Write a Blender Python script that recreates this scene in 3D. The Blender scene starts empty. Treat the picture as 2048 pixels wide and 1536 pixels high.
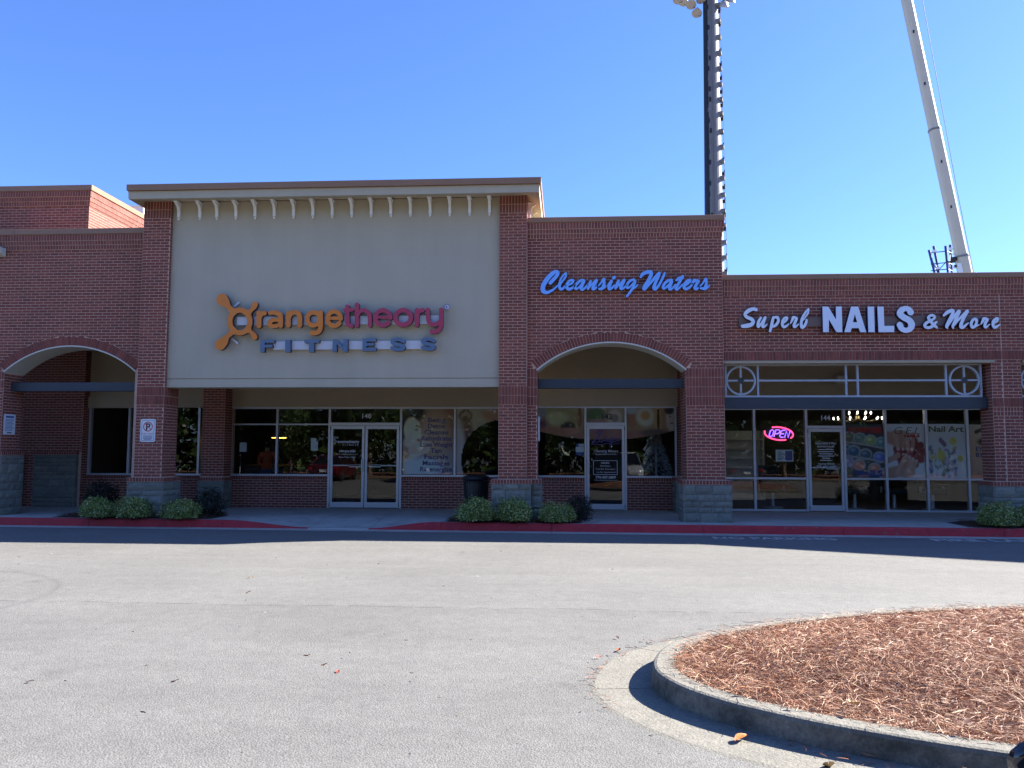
import bpy, bmesh, math, random
import numpy as np
from mathutils import Vector, Matrix
R = math.radians
random.seed(7); rng = np.random.default_rng(7)
sc = bpy.context.scene
COL = sc.collection

# ---------------------------------------------------------------- camera, sky, sun, exposure
cam_d = bpy.data.cameras.new("camera"); cam = bpy.data.objects.new("camera", cam_d); COL.objects.link(cam)
cam_d.sensor_fit = 'HORIZONTAL'; cam_d.sensor_width = 36.0
cam_d.lens = 36.0*1657/2048; cam_d.clip_start = .05; cam_d.clip_end = 3000
cr, cu, cf = Vector((.997875,.065069,.003426)), Vector((.001997,-.083086,.99654)), Vector((-.065129,.994416,.083039))
cam.matrix_world = Matrix(((cr.x,cu.x,-cf.x,0),(cr.y,cu.y,-cf.y,-17.908),(cr.z,cu.z,-cf.z,1.6115),(0,0,0,1)))
sc.camera = cam
SUN_EL, SUN_AZ = R(33.7), R(68.8)          # azimuth from +Y (behind the shops) towards +X
w = bpy.data.worlds.new("World"); sc.world = w; w.use_nodes = True
nt = w.node_tree; bg = nt.nodes['Background']
sky = nt.nodes.new('ShaderNodeTexSky'); sky.sky_type = 'NISHITA'; sky.sun_disc = False
sky.sun_elevation = SUN_EL; sky.sun_rotation = SUN_AZ; sky.altitude = 300; sky.air_density = 1.0; sky.dust_density = .5; sky.ozone_density = 6.0
wb = nt.nodes.new('ShaderNodeVectorMath'); wb.operation = 'MULTIPLY'; wb.inputs[1].default_value = (.86,1.0,1.40)   # camera white balance
nt.links.new(sky.outputs[0], wb.inputs[0]); nt.links.new(wb.outputs[0], bg.inputs[0]); bg.inputs[1].default_value = .054
sd = bpy.data.lights.new("sun", 'SUN'); sd.energy = 5.0; sd.angle = R(.53); sd.color = (1,.95,.88)
so = bpy.data.objects.new("sun", sd); COL.objects.link(so)
tosun = Vector((math.sin(SUN_AZ)*math.cos(SUN_EL), math.cos(SUN_AZ)*math.cos(SUN_EL), math.sin(SUN_EL)))
so.rotation_euler = tosun.to_track_quat('Z','Y').to_euler(); so.location = tosun*60
sc.view_settings.view_transform = 'Standard'; sc.view_settings.look = 'None'
sc.view_settings.exposure = 2.05; sc.view_settings.gamma = 1; sc.view_settings.use_curve_mapping = False
sc.cycles.max_bounces = 8; sc.cycles.transparent_max_bounces = 12; sc.cycles.caustics_reflective = False; sc.cycles.caustics_refractive = False

# ---------------------------------------------------------------- helpers
def lin(c):
    return tuple(((v/255)/12.92 if v <= 10 else (((v/255)+.055)/1.055)**2.4) for v in c)
def mat(name, col, rough=.7, metal=0, noise=None, bump=None, rnd=0, spec=.5, emit=None):
    """noise=(scale,amount)  bump=(scale,strength)  rnd=per-object/per-island brightness spread"""
    m = bpy.data.materials.new(name); m.use_nodes = True; n = m.node_tree.nodes; l = m.node_tree.links
    b = n['Principled BSDF']; b.inputs['Roughness'].default_value = rough; b.inputs['Metallic'].default_value = metal
    b.inputs['Specular IOR Level'].default_value = spec; b.inputs['Base Color'].default_value = (*col,1)
    geo = n.new('ShaderNodeNewGeometry'); src = None
    if noise or rnd:
        val = n.new('ShaderNodeMath'); val.operation = 'ADD'; val.inputs[0].default_value = 1; val.inputs[1].default_value = 0
        if noise:
            t = n.new('ShaderNodeTexNoise'); t.inputs['Scale'].default_value = noise[0]; t.inputs['Detail'].default_value = 6; t.inputs['Roughness'].default_value = .65
            l.new(geo.outputs['Position'], t.inputs['Vector'])
            mr = n.new('ShaderNodeMapRange'); mr.inputs[1].default_value = .25; mr.inputs[2].default_value = .75; mr.inputs[3].default_value = -noise[1]; mr.inputs[4].default_value = noise[1]
            l.new(t.outputs[0], mr.inputs[0]); l.new(mr.outputs[0], val.inputs[1])
        last = val
        if rnd:
            oi = n.new('ShaderNodeObjectInfo'); ad = n.new('ShaderNodeMath'); ad.operation = 'ADD'; fr = n.new('ShaderNodeMath'); fr.operation = 'FRACT'
            l.new(oi.outputs['Random'], ad.inputs[0]); l.new(geo.outputs['Random Per Island'], ad.inputs[1]); l.new(ad.outputs[0], fr.inputs[0])
            mm = n.new('ShaderNodeMapRange'); mm.inputs[3].default_value = 1-rnd; mm.inputs[4].default_value = 1+rnd; l.new(fr.outputs[0], mm.inputs[0])
            mu = n.new('ShaderNodeMath'); mu.operation = 'MULTIPLY'; l.new(val.outputs[0], mu.inputs[0]); l.new(mm.outputs[0], mu.inputs[1]); last = mu
        mx = n.new('ShaderNodeVectorMath'); mx.operation = 'SCALE'; mx.inputs[0].default_value = col; l.new(last.outputs[0], mx.inputs['Scale'])
        l.new(mx.outputs[0], b.inputs['Base Color'])
    if bump:
        t2 = n.new('ShaderNodeTexNoise'); t2.inputs['Scale'].default_value = bump[0]; t2.inputs['Detail'].default_value = 5
        l.new(geo.outputs['Position'], t2.inputs['Vector'])
        bp = n.new('ShaderNodeBump'); bp.inputs['Strength'].default_value = bump[1]; bp.inputs['Distance'].default_value = .01
        l.new(t2.outputs[0], bp.inputs['Height']); l.new(bp.outputs[0], b.inputs['Normal'])
    if emit:
        b.inputs['Emission Color'].default_value = (*emit[0],1); b.inputs['Emission Strength'].default_value = emit[1]
    return m
def ramp_mat(name, cols, rough=.6, sss=0, transl=0):
    """colour picked at random for every loose piece (leaf, needle) out of cols"""
    m = bpy.data.materials.new(name); m.use_nodes = True; n = m.node_tree.nodes; l = m.node_tree.links
    b = n['Principled BSDF']; b.inputs['Roughness'].default_value = rough; b.inputs['Specular IOR Level'].default_value = .35
    g = n.new('ShaderNodeNewGeometry'); oi = n.new('ShaderNodeObjectInfo'); r = n.new('ShaderNodeValToRGB'); r.color_ramp.interpolation = 'LINEAR'
    e = r.color_ramp.elements
    for i, c in enumerate(cols):
        p_ = i/(len(cols)-1)
        if i == 0: e[0].position = 0; e[0].color = (*c,1)
        elif i == len(cols)-1: e[-1].position = 1; e[-1].color = (*c,1)
        else: x = e.new(p_); x.color = (*c,1)
    l.new(g.outputs['Random Per Island'], r.inputs[0])
    l.new(r.outputs[0], b.inputs['Base Color'])
    if transl:
        tr = n.new('ShaderNodeBsdfTranslucent'); l.new(r.outputs[0], tr.inputs[0]); mx = n.new('ShaderNodeMixShader'); mx.inputs[0].default_value = transl
        l.new(b.outputs[0], mx.inputs[1]); l.new(tr.outputs[0], mx.inputs[2]); l.new(mx.outputs[0], n['Material Output'].inputs[0])
    return m
def obj(name, me, m=None, parent=None, loc=None, rz=0, kind=None):
    o = bpy.data.objects.new(name, me); COL.objects.link(o)
    if m is not None and not me.materials: me.materials.append(m)
    if parent:
        o.parent = parent
        if parent.get('world'): o.matrix_parent_inverse = Matrix.Translation(parent.location).inverted()
    if loc: o.location = loc
    if rz: o.rotation_euler = (0,0,rz)
    if kind: o['kind'] = kind
    return o
def tag(o, label, cat, group=None):
    o['label'] = label; o['category'] = cat
    if group: o['group'] = group
    return o
def thing(name, label, cat, loc=(0,0,0), rz=0, group=None):
    o = bpy.data.objects.new(name, None); COL.objects.link(o); o.location = loc; o.rotation_euler = (0,0,rz); o.empty_display_size = .2
    return tag(o, label, cat, group)
class MB:
    def __init__(s): s.v = []; s.f = []; s.mi = []; s.cur = 0
    def poly(s, vs, fs):
        b = len(s.v); s.v += [tuple(q) for q in vs]
        for f in fs: s.f.append(tuple(b+i for i in f)); s.mi.append(s.cur)
        return s
    def box(s, x0, x1, y0, y1, z0, z1):
        return s.poly([(x0,y0,z0),(x1,y0,z0),(x1,y1,z0),(x0,y1,z0),(x0,y0,z1),(x1,y0,z1),(x1,y1,z1),(x0,y1,z1)],
                      [(0,3,2,1),(4,5,6,7),(0,1,5,4),(1,2,6,5),(2,3,7,6),(3,0,4,7)])
    def quad(s, a, b, c, d): return s.poly([a,b,c,d], [(0,1,2,3)])
    def prism(s, pts, y0, y1):
        """outline in X,Z (counter-clockwise seen from -Y) pushed from y0 to y1"""
        n = len(pts); v = [(x,y0,z) for x,z in pts]+[(x,y1,z) for x,z in pts]
        f = [tuple(range(n)), tuple(range(2*n-1,n-1,-1))]+[((i+1)%n, i, n+i, n+(i+1)%n) for i in range(n)]
        return s.poly(v, f)
    def xprism(s, pts, x0, x1):
        """outline in Y,Z pushed from x0 to x1"""
        n = len(pts); v = [(x0,y,z) for y,z in pts]+[(x1,y,z) for y,z in pts]
        f = [tuple(range(n-1,-1,-1)), tuple(range(n,2*n))]+[(i, (i+1)%n, n+(i+1)%n, n+i) for i in range(n)]
        return s.poly(v, f)
    def tube(s, pts, rad, n=8, caps=True):
        pts = [Vector(q) for q in pts]; rs = rad if hasattr(rad,'__len__') else [rad]*len(pts); b = len(s.v); prev = None
        for i, q in enumerate(pts):
            d = (pts[min(i+1,len(pts)-1)]-pts[max(i-1,0)]).normalized()
            if prev is None:
                a = d.orthogonal().normalized()
            else:
                a = (prev-d*prev.dot(d)).normalized()
            prev = a; c = d.cross(a)
            for k in range(n):
                t = 2*math.pi*k/n; s.v.append(tuple(q+(a*math.cos(t)+c*math.sin(t))*rs[i]))
        for i in range(len(pts)-1):
            for k in range(n):
                s.f.append((b+i*n+k, b+i*n+(k+1)%n, b+(i+1)*n+(k+1)%n, b+(i+1)*n+k)); s.mi.append(s.cur)
        if caps:
            s.f.append(tuple(b+k for k in range(n-1,-1,-1))); s.mi.append(s.cur)
            s.f.append(tuple(b+(len(pts)-1)*n+k for k in range(n))); s.mi.append(s.cur)
        return s
    def lathe(s, prof, n=16, c=(0,0,0)):
        b = len(s.v)
        for r, z in prof:
            for k in range(n): t = 2*math.pi*k/n; s.v.append((c[0]+r*math.cos(t), c[1]+r*math.sin(t), c[2]+z))
        for i in range(len(prof)-1):
            for k in range(n): s.f.append((b+i*n+k, b+i*n+(k+1)%n, b+(i+1)*n+(k+1)%n, b+(i+1)*n+k)); s.mi.append(s.cur)
        s.f.append(tuple(b+k for k in range(n-1,-1,-1))); s.mi.append(s.cur)
        s.f.append(tuple(b+(len(prof)-1)*n+k for k in range(n))); s.mi.append(s.cur)
        return s
    def mesh(s, name, smooth=False):
        me = bpy.data.meshes.new(name); me.from_pydata(s.v, [], s.f); me.update()
        if smooth: me.polygons.foreach_set('use_smooth', [True]*len(me.polygons))
        return me
    def build(s, name, m=None, parent=None, loc=None, rz=0, kind=None, smooth=False, mats=None):
        me = s.mesh(name, smooth)
        for k in (mats or []): me.materials.append(k)
        if mats: me.polygons.foreach_set('material_index', s.mi)
        return obj(name, me, m, parent, loc, rz, kind)
def bevel(o, wd=.008, seg=2):
    b = o.modifiers.new('bevel','BEVEL'); b.width = wd; b.segments = seg; b.limit_method = 'ANGLE'; return o
def np_mesh(name, V, F, m=None):
    """V (n,3), F (k,4) arrays"""
    me = bpy.data.meshes.new(name); me.vertices.add(len(V)); me.vertices.foreach_set('co', np.ascontiguousarray(V,dtype=np.float32).ravel())
    k = F.shape[1]; me.loops.add(F.size); me.loops.foreach_set('vertex_index', np.ascontiguousarray(F,dtype=np.int32).ravel())
    me.polygons.add(len(F)); me.polygons.foreach_set('loop_start', np.arange(0,F.size,k,dtype=np.int32)); me.update(calc_edges=True); me.validate()
    if m: me.materials.append(m)
    return me
def curve_mesh(name, polys, extrude, bev=0):
    c = bpy.data.curves.new(name,'CURVE'); c.dimensions = '2D'; c.fill_mode = 'BOTH'; c.extrude = extrude; c.bevel_depth = bev; c.bevel_resolution = 1
    for p_ in polys:
        s = c.splines.new('POLY'); s.points.add(len(p_)-1); s.use_cyclic_u = True
        for i, q in enumerate(p_): s.points[i].co = (q[0],q[1],0,1)
    o = bpy.data.objects.new(name, c); COL.objects.link(o)
    me = bpy.data.meshes.new_from_object(o.evaluated_get(bpy.context.evaluated_depsgraph_get())); me.name = name
    bpy.data.objects.remove(o); bpy.data.curves.remove(c); return me
FONT = bpy.data.fonts.load("<builtin>")
def text_mesh(body, size, extrude=.0006, bold=0, shear=0, align='CENTER', spacing=1, width=None):
    c = bpy.data.curves.new('lettering','FONT'); c.font = FONT; c.body = body; c.size = size; c.extrude = extrude; c.offset = bold; c.shear = shear
    c.align_x = align; c.space_character = spacing; c.resolution_u = 3; c.space_line = .95
    o = bpy.data.objects.new('lettering', c); COL.objects.link(o)
    me = bpy.data.meshes.new_from_object(o.evaluated_get(bpy.context.evaluated_depsgraph_get()))
    bpy.data.objects.remove(o); bpy.data.curves.remove(c)
    if width:
        n = len(me.vertices); co = np.empty(n*3,dtype=np.float32); me.vertices.foreach_get('co', co); co = co.reshape(-1,3)
        co[:,0] *= width/max(1e-6,(co[:,0].max()-co[:,0].min())); me.vertices.foreach_set('co', co.ravel())
    return me
def text(body, size, loc, m, parent, rot=(R(90),0,0), name='lettering', **k):
    o = obj(name, text_mesh(body, size, **k), m, parent, loc); o.rotation_euler = rot; return o

# ---------------------------------------------------------------- materials
M = {}
M['brick'] = mat('brick', (.205,.056,.038), .8, noise=(1.1,.18), bump=(120,.35), rnd=.20)
M['mortar'] = mat('mortar', (.56,.38,.285), .9, noise=(9,.18), bump=(150,.3))
M['stucco'] = mat('stucco', (.45,.40,.30), .85, noise=(.9,.05), bump=(220,.25))
M['stucco_tan'] = mat('tan_stucco', (.40,.325,.22), .88, noise=(1.2,.06), bump=(220,.25))
M['trim'] = mat('pale_trim', (.55,.53,.45), .75, noise=(3,.05), bump=(160,.15))
M['coping'] = mat('bronze_coping', (.27,.145,.08), .5, noise=(2,.08))
M['white'] = mat('white_trim', (.80,.82,.83), .55, noise=(6,.05))
M['alu'] = mat('aluminium', (.52,.53,.55), .38, .35, noise=(8,.05))
M['steel'] = mat('slate_steel', (.024,.034,.046), .5, noise=(3,.1))
M['grille'] = mat('grille_paint', (.36,.40,.44), .5, noise=(5,.05))
M['stone'] = mat('grey_stone', (.185,.185,.15), .9, noise=(14,.22), bump=(38,.7), rnd=.17)
M['stonejoint'] = mat('stone_joint', (.13,.125,.105), .95, noise=(10,.1))
M['ceil'] = mat('soffit_paint', (.38,.32,.22), .9)
M['black'] = mat('black_metal', (.012,.012,.013), .45)
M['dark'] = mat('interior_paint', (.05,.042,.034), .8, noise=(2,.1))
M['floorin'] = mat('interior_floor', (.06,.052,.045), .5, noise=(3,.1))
M['conc'] = mat('concrete', (.42,.40,.355), .85, noise=(2.2,.14), bump=(90,.35))
M['kerbred'] = mat('red_kerb_paint', (.46,.026,.036), .7, noise=(5,.22), bump=(90,.3))
M['paintw'] = mat('road_paint', (.5,.5,.48), .7, noise=(14,.35))
M['mulch'] = mat('mulch', (.07,.04,.025), .95, noise=(30,.4), bump=(40,.8))
M['paper'] = mat('paper', (.75,.76,.78), .6)
M['signwhite'] = mat('sign_white', (.72,.73,.74), .35)
M['ink'] = mat('black_ink', (.02,.02,.025), .5)
M['red'] = mat('red_print', (.5,.02,.02), .45)
M['decal'] = mat('white_vinyl_lettering', (.75,.75,.77), .6)
M['purple'] = mat('purple_print', (.13,.10,.28), .6)
M['blue'] = mat('blue_print', (.05,.1,.32), .6)
M['race'] = mat('raceway_white', (.62,.62,.64), .45)
M['racebrown'] = mat('raceway_brown', (.19,.125,.10), .5)
def worn(m, under, lo=.60, hi=.66, scale=9):             # chips where the paint is gone
    n = m.node_tree.nodes; l = m.node_tree.links; b = n['Principled BSDF']; src = b.inputs['Base Color'].links[0].from_socket
    g = n.new('ShaderNodeNewGeometry'); t = n.new('ShaderNodeTexNoise'); t.inputs['Scale'].default_value = scale; t.inputs['Detail'].default_value = 8; t.inputs['Roughness'].default_value = .7
    r = n.new('ShaderNodeMapRange'); r.inputs[1].default_value = lo; r.inputs[2].default_value = hi; r.inputs[4].default_value = .8; x = n.new('ShaderNodeMix'); x.data_type = 'RGBA'; x.inputs[7].default_value = (*under,1)
    for a, c in ((g.outputs['Position'],t.inputs['Vector']),(t.outputs[0],r.inputs[0]),(r.outputs[0],x.inputs[0]),(src,x.inputs[6]),(x.outputs[2],b.inputs['Base Color'])): l.new(a,c)
worn(M['kerbred'], (.20,.13,.12)); worn(M['conc'], (.24,.23,.20), .52, .68, 2.5); worn(M['paintw'], (.12,.12,.115), .5, .6, 12)
sn = M['stucco'].node_tree; sb_ = sn.nodes['Principled BSDF']; sl_ = sb_.inputs['Base Color'].links[0].from_socket      # faint rain streaks
sm_ = sn.nodes.new('ShaderNodeMapping'); sm_.inputs['Scale'].default_value = (5,5,.35); sg_ = sn.nodes.new('ShaderNodeNewGeometry'); st_ = sn.nodes.new('ShaderNodeTexNoise'); st_.inputs['Scale'].default_value = 1; st_.inputs['Detail'].default_value = 6
sr_ = sn.nodes.new('ShaderNodeMapRange'); sr_.inputs[1].default_value = .3; sr_.inputs[2].default_value = .7; sr_.inputs[3].default_value = .965; sr_.inputs[4].default_value = 1.02; sv_ = sn.nodes.new('ShaderNodeVectorMath'); sv_.operation = 'SCALE'
for a, b in ((sg_.outputs['Position'],sm_.inputs[0]),(sm_.outputs[0],st_.inputs['Vector']),(st_.outputs[0],sr_.inputs[0]),(sl_,sv_.inputs[0]),(sr_.outputs[0],sv_.inputs['Scale']),(sv_.outputs[0],sb_.inputs['Base Color'])): sn.links.new(a,b)
def glass():
    m = bpy.data.materials.new('window_glass'); m.use_nodes = True; n = m.node_tree.nodes; l = m.node_tree.links; n.remove(n['Principled BSDF'])
    t = n.new('ShaderNodeBsdfTransparent'); t.inputs[0].default_value = (.90,.92,.91,1)
    g = n.new('ShaderNodeBsdfGlossy'); g.inputs['Roughness'].default_value = .0
    lw = n.new('ShaderNodeLayerWeight'); lw.inputs[0].default_value = .5
    pw = n.new('ShaderNodeMath'); pw.operation = 'POWER'; pw.inputs[1].default_value = 4
    ml = n.new('ShaderNodeMath'); ml.operation = 'MULTIPLY_ADD'; ml.inputs[1].default_value = .7; ml.inputs[2].default_value = .03
    mx = n.new('ShaderNodeMixShader'); l.new(lw.outputs['Facing'], pw.inputs[0]); l.new(pw.outputs[0], ml.inputs[0]); l.new(ml.outputs[0], mx.inputs[0])
    nz = n.new('ShaderNodeTexNoise'); nz.inputs['Scale'].default_value = .9; bp = n.new('ShaderNodeBump'); bp.inputs['Strength'].default_value = .02; bp.inputs['Distance'].default_value = .05
    ge = n.new('ShaderNodeNewGeometry'); l.new(ge.outputs['Position'], nz.inputs['Vector']); l.new(nz.outputs[0], bp.inputs['Height']); l.new(bp.outputs[0], g.inputs['Normal'])
    l.new(t.outputs[0], mx.inputs[1]); l.new(g.outputs[0], mx.inputs[2]); l.new(mx.outputs[0], n['Material Output'].inputs[0]); return m
M['glass'] = glass()
def asphalt():
    m = bpy.data.materials.new('asphalt'); m.use_nodes = True; n = m.node_tree.nodes; l = m.node_tree.links; b = n['Principled BSDF']
    b.inputs['Roughness'].default_value = .85; b.inputs['Specular IOR Level'].default_value = .3
    g = n.new('ShaderNodeNewGeometry')
    def noise(s, d=4, r=.6):
        t = n.new('ShaderNodeTexNoise'); t.inputs['Scale'].default_value = s; t.inputs['Detail'].default_value = d; t.inputs['Roughness'].default_value = r
        l.new(g.outputs['Position'], t.inputs['Vector']); return t
    def mr(src, a, b_, c, d):
        q = n.new('ShaderNodeMapRange'); q.inputs[1].default_value = a; q.inputs[2].default_value = b_; q.inputs[3].default_value = c; q.inputs[4].default_value = d; l.new(src, q.inputs[0]); return q.outputs[0]
    def mul(a, c):
        q = n.new('ShaderNodeMath'); q.operation = 'MULTIPLY'; l.new(a, q.inputs[0]); l.new(c, q.inputs[1]); return q.outputs[0]
    v = n.new('ShaderNodeTexVoronoi'); v.inputs['Scale'].default_value = 85; l.new(g.outputs['Position'], v.inputs['Vector'])
    sep = n.new('ShaderNodeSeparateColor'); l.new(v.outputs['Color'], sep.inputs[0])
    speck = mr(sep.outputs[0], 0, 1, .84, 1.16); gap = mr(v.outputs['Distance'], .25, .75, 1.05, .86)
    f = mul(mul(speck, gap), mul(mr(noise(.3,6,.7).outputs[0], .3,.7,.86,1.09), mr(noise(6,4).outputs[0], .3,.7,.92,1.08)))
    st = n.new('ShaderNodeMapping'); st.inputs['Scale'].default_value = (.25,2.2,1); l.new(g.outputs['Position'], st.inputs[0]); ns = n.new('ShaderNodeTexNoise'); ns.inputs['Scale'].default_value = 1; ns.inputs['Detail'].default_value = 5; l.new(st.outputs[0], ns.inputs[0])
    f = mul(f, mr(ns.outputs[0], .3,.7,.94,1.05))
    # paving seam and a curved tyre scuff
    sx = n.new('ShaderNodeSeparateXYZ'); l.new(g.outputs['Position'], sx.inputs[0])
    wob = mr(noise(.8,3).outputs[0], 0,1,-.12,.12); y2 = n.new('ShaderNodeMath'); y2.operation = 'ADD'; l.new(sx.outputs[1], y2.inputs[0]); l.new(wob, y2.inputs[1])
    y3 = n.new('ShaderNodeMath'); y3.operation = 'ADD'; l.new(y2.outputs[0], y3.inputs[0]); y3.inputs[1].default_value = 9.15
    ab = n.new('ShaderNodeMath'); ab.operation = 'ABSOLUTE'; l.new(y3.outputs[0], ab.inputs[0]); nn = noise(5,3)
    seam = mr(ab.outputs[0], .004,.03,.62,1); seam2 = n.new('ShaderNodeMix'); l.new(mr(nn.outputs[0], .42,.55,0,1), seam2.inputs[0]); seam2.inputs[2].default_value = 1; l.new(seam, seam2.inputs[3])
    f = mul(f, seam2.outputs[0]); f = mul(f, mr(y3.outputs[0], -.02,.02,.97,1.03))
    dv = n.new('ShaderNodeVectorMath'); dv.operation = 'DISTANCE'; l.new(g.outputs['Position'], dv.inputs[0]); dv.inputs[1].default_value = (-8.1,-9.3,0)
    d2 = n.new('ShaderNodeMath'); d2.operation = 'SUBTRACT'; l.new(dv.outputs['Value'], d2.inputs[0]); d2.inputs[1].default_value = 2.3
    d3 = n.new('ShaderNodeMath'); d3.operation = 'ABSOLUTE'; l.new(d2.outputs[0], d3.inputs[0]); f = mul(f, mr(d3.outputs[0], .0,.09,.86,1))
    vo = n.new('ShaderNodeTexVoronoi'); vo.inputs['Scale'].default_value = .55; l.new(g.outputs['Position'], vo.inputs['Vector'])          # oil drips
    vn = n.new('ShaderNodeMath'); vn.operation = 'ADD'; l.new(vo.outputs['Distance'], vn.inputs[0]); l.new(mr(noise(9,4).outputs[0], 0,1,-.06,.06), vn.inputs[1]); f = mul(f, mr(vn.outputs[0], .02,.085,.80,1))
    cr2 = n.new('ShaderNodeTexVoronoi'); cr2.feature = 'DISTANCE_TO_EDGE'; cr2.inputs['Scale'].default_value = .16; wv2 = n.new('ShaderNodeVectorMath'); wv2.operation = 'ADD'; l.new(g.outputs['Position'], wv2.inputs[0]); nw = noise(1.5,5,.7); ns2 = n.new('ShaderNodeVectorMath'); ns2.operation = 'SCALE'; l.new(nw.outputs['Color'], ns2.inputs[0]); ns2.inputs['Scale'].default_value = .9; l.new(ns2.outputs[0], wv2.inputs[1]); l.new(wv2.outputs[0], cr2.inputs['Vector'])
    f = mul(f, mr(cr2.outputs['Distance'], .0,.0022,.86,1))                                                                               # hairline cracks
    c = n.new('ShaderNodeVectorMath'); c.operation = 'SCALE'; c.inputs[0].default_value = (.165,.161,.147); l.new(f, c.inputs['Scale']); l.new(c.outputs[0], b.inputs['Base Color'])
    bp = n.new('ShaderNodeBump'); bp.inputs['Strength'].default_value = .55; bp.inputs['Distance'].default_value = .006; bp.invert = True
    l.new(v.outputs['Distance'], bp.inputs['Height']); l.new(bp.outputs[0], b.inputs['Normal']); return m
M['asphalt'] = asphalt()
def vcol_mat(name, rough=.5):
    m = bpy.data.materials.new(name); m.use_nodes = True; n = m.node_tree.nodes; a = n.new('ShaderNodeAttribute'); a.attribute_name = 'Col'
    m.node_tree.links.new(a.outputs['Color'], n['Principled BSDF'].inputs['Base Color']); n['Principled BSDF'].inputs['Roughness'].default_value = rough; return m
M['print'] = vcol_mat('printed_vinyl')

# ---------------------------------------------------------------- ground, kerb, sidewalk
g = MB().quad((-500,-500,0),(500,-500,0),(500,500,0),(-500,500,0)).build('ground', M['asphalt'], kind='structure')
def yk(x): return -.71-.0255*x                       # face of the kerb along the shops
def sm(t): t = max(0,min(1,t)); return t*t*(3-2*t)
def ztop(x):                                          # kerb top: dropped at the ramp
    if x < -7.3 or x > -2.75: return .165
    if x < -5.45: return .165-.143*sm((x+7.3)/1.85)
    if x < -4.15: return .022
    return .022+.143*sm((x+4.15)/1.4)
gut = bpy.data.objects.new('gutter', None); gut['kind'] = 'structure'; COL.objects.link(gut)
kerb = bpy.data.objects.new('kerb', None); kerb['kind'] = 'structure'; COL.objects.link(kerb)
edges = [-16.4,-13.35,-10.3,-7.3,-5.45,-4.15,-2.6,-.3,2.75,5.5,8.55,11.6,14.6]
for a, b in zip(edges[:-1], edges[1:]):
    n = max(2, int((b-a)/.2)); m_ = MB(); gm = MB(); xs = [a+.004+(b-a-.008)*i/n for i in range(n+1)]
    for i, x in enumerate(xs):
        y, z = yk(x), ztop(x); c = min(.02,z*.4)
        m_.v += [(x,y-.012,-.02),(x,y,z-c),(x,y+c,z),(x,y+.15,z),(x,y+.15,-.02)]
        gm.v += [(x,y-.37,.004),(x,y-.005,.008)]
        if i:
            q = (i-1)*5
            for k in range(4): m_.f.append((q+k,q+5+k,q+6+k,q+1+k))
            q = (i-1)*2; gm.f.append((q,q+2,q+3,q+1))
    m_.f += [(0,1,2,3,4), tuple(n*5+k for k in (4,3,2,1,0))]
    m_.build('kerb_segment', M['conc'] if a == -5.45 else M['kerbred'], kerb)
    gm.build('gutter_slab', M['conc'], gut)
sw = bpy.data.objects.new('sidewalk', None); sw['kind'] = 'structure'; COL.objects.link(sw)
MB().quad((-20,yk(-20)+.1,-.004),(16,yk(16)+.1,-.004),(16,4.5,-.004),(-20,4.5,-.004)).build('joint_bed', M['stonejoint'], sw)
for a, b in zip(edges[:-1], edges[1:]):
    for y0, y1 in ((None,1.55),(1.56,3.95)):
        n, k = max(2,int((b-a)/.2)), 8; s = MB()
        for i in range(n+1):
            x = a+.005+(b-a-.01)*i/n; ys = yk(x)+.155 if y0 is None else y0
            for j in range(k+1):
                y = ys+(y1-.006-ys)*j/k; t = sm((y-(yk(x)+.155))/1.5) if y0 is None else 1
                s.v.append((x,y,ztop(x)*(1-t)+.15*t))
        for i in range(n):
            for j in range(k): q = i*(k+1)+j; s.f.append((q,q+k+1,q+k+2,q+1))
        s.build('sidewalk_slab', M['conc'], sw)
for t_, x, wd, lb in (('NO PARKING',3.95,2.28,'white NO PARKING lettering painted on the shaded asphalt by the red kerb'),('FIRE LANE',8.0,2.25,'white FIRE LANE lettering painted on the asphalt near the right edge')):
    o = obj('road_lettering', text_mesh(t_, .55, .001, .012, width=wd), M['paintw'], loc=(x,-1.80,.005)); tag(o, lb, 'road marking')

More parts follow.
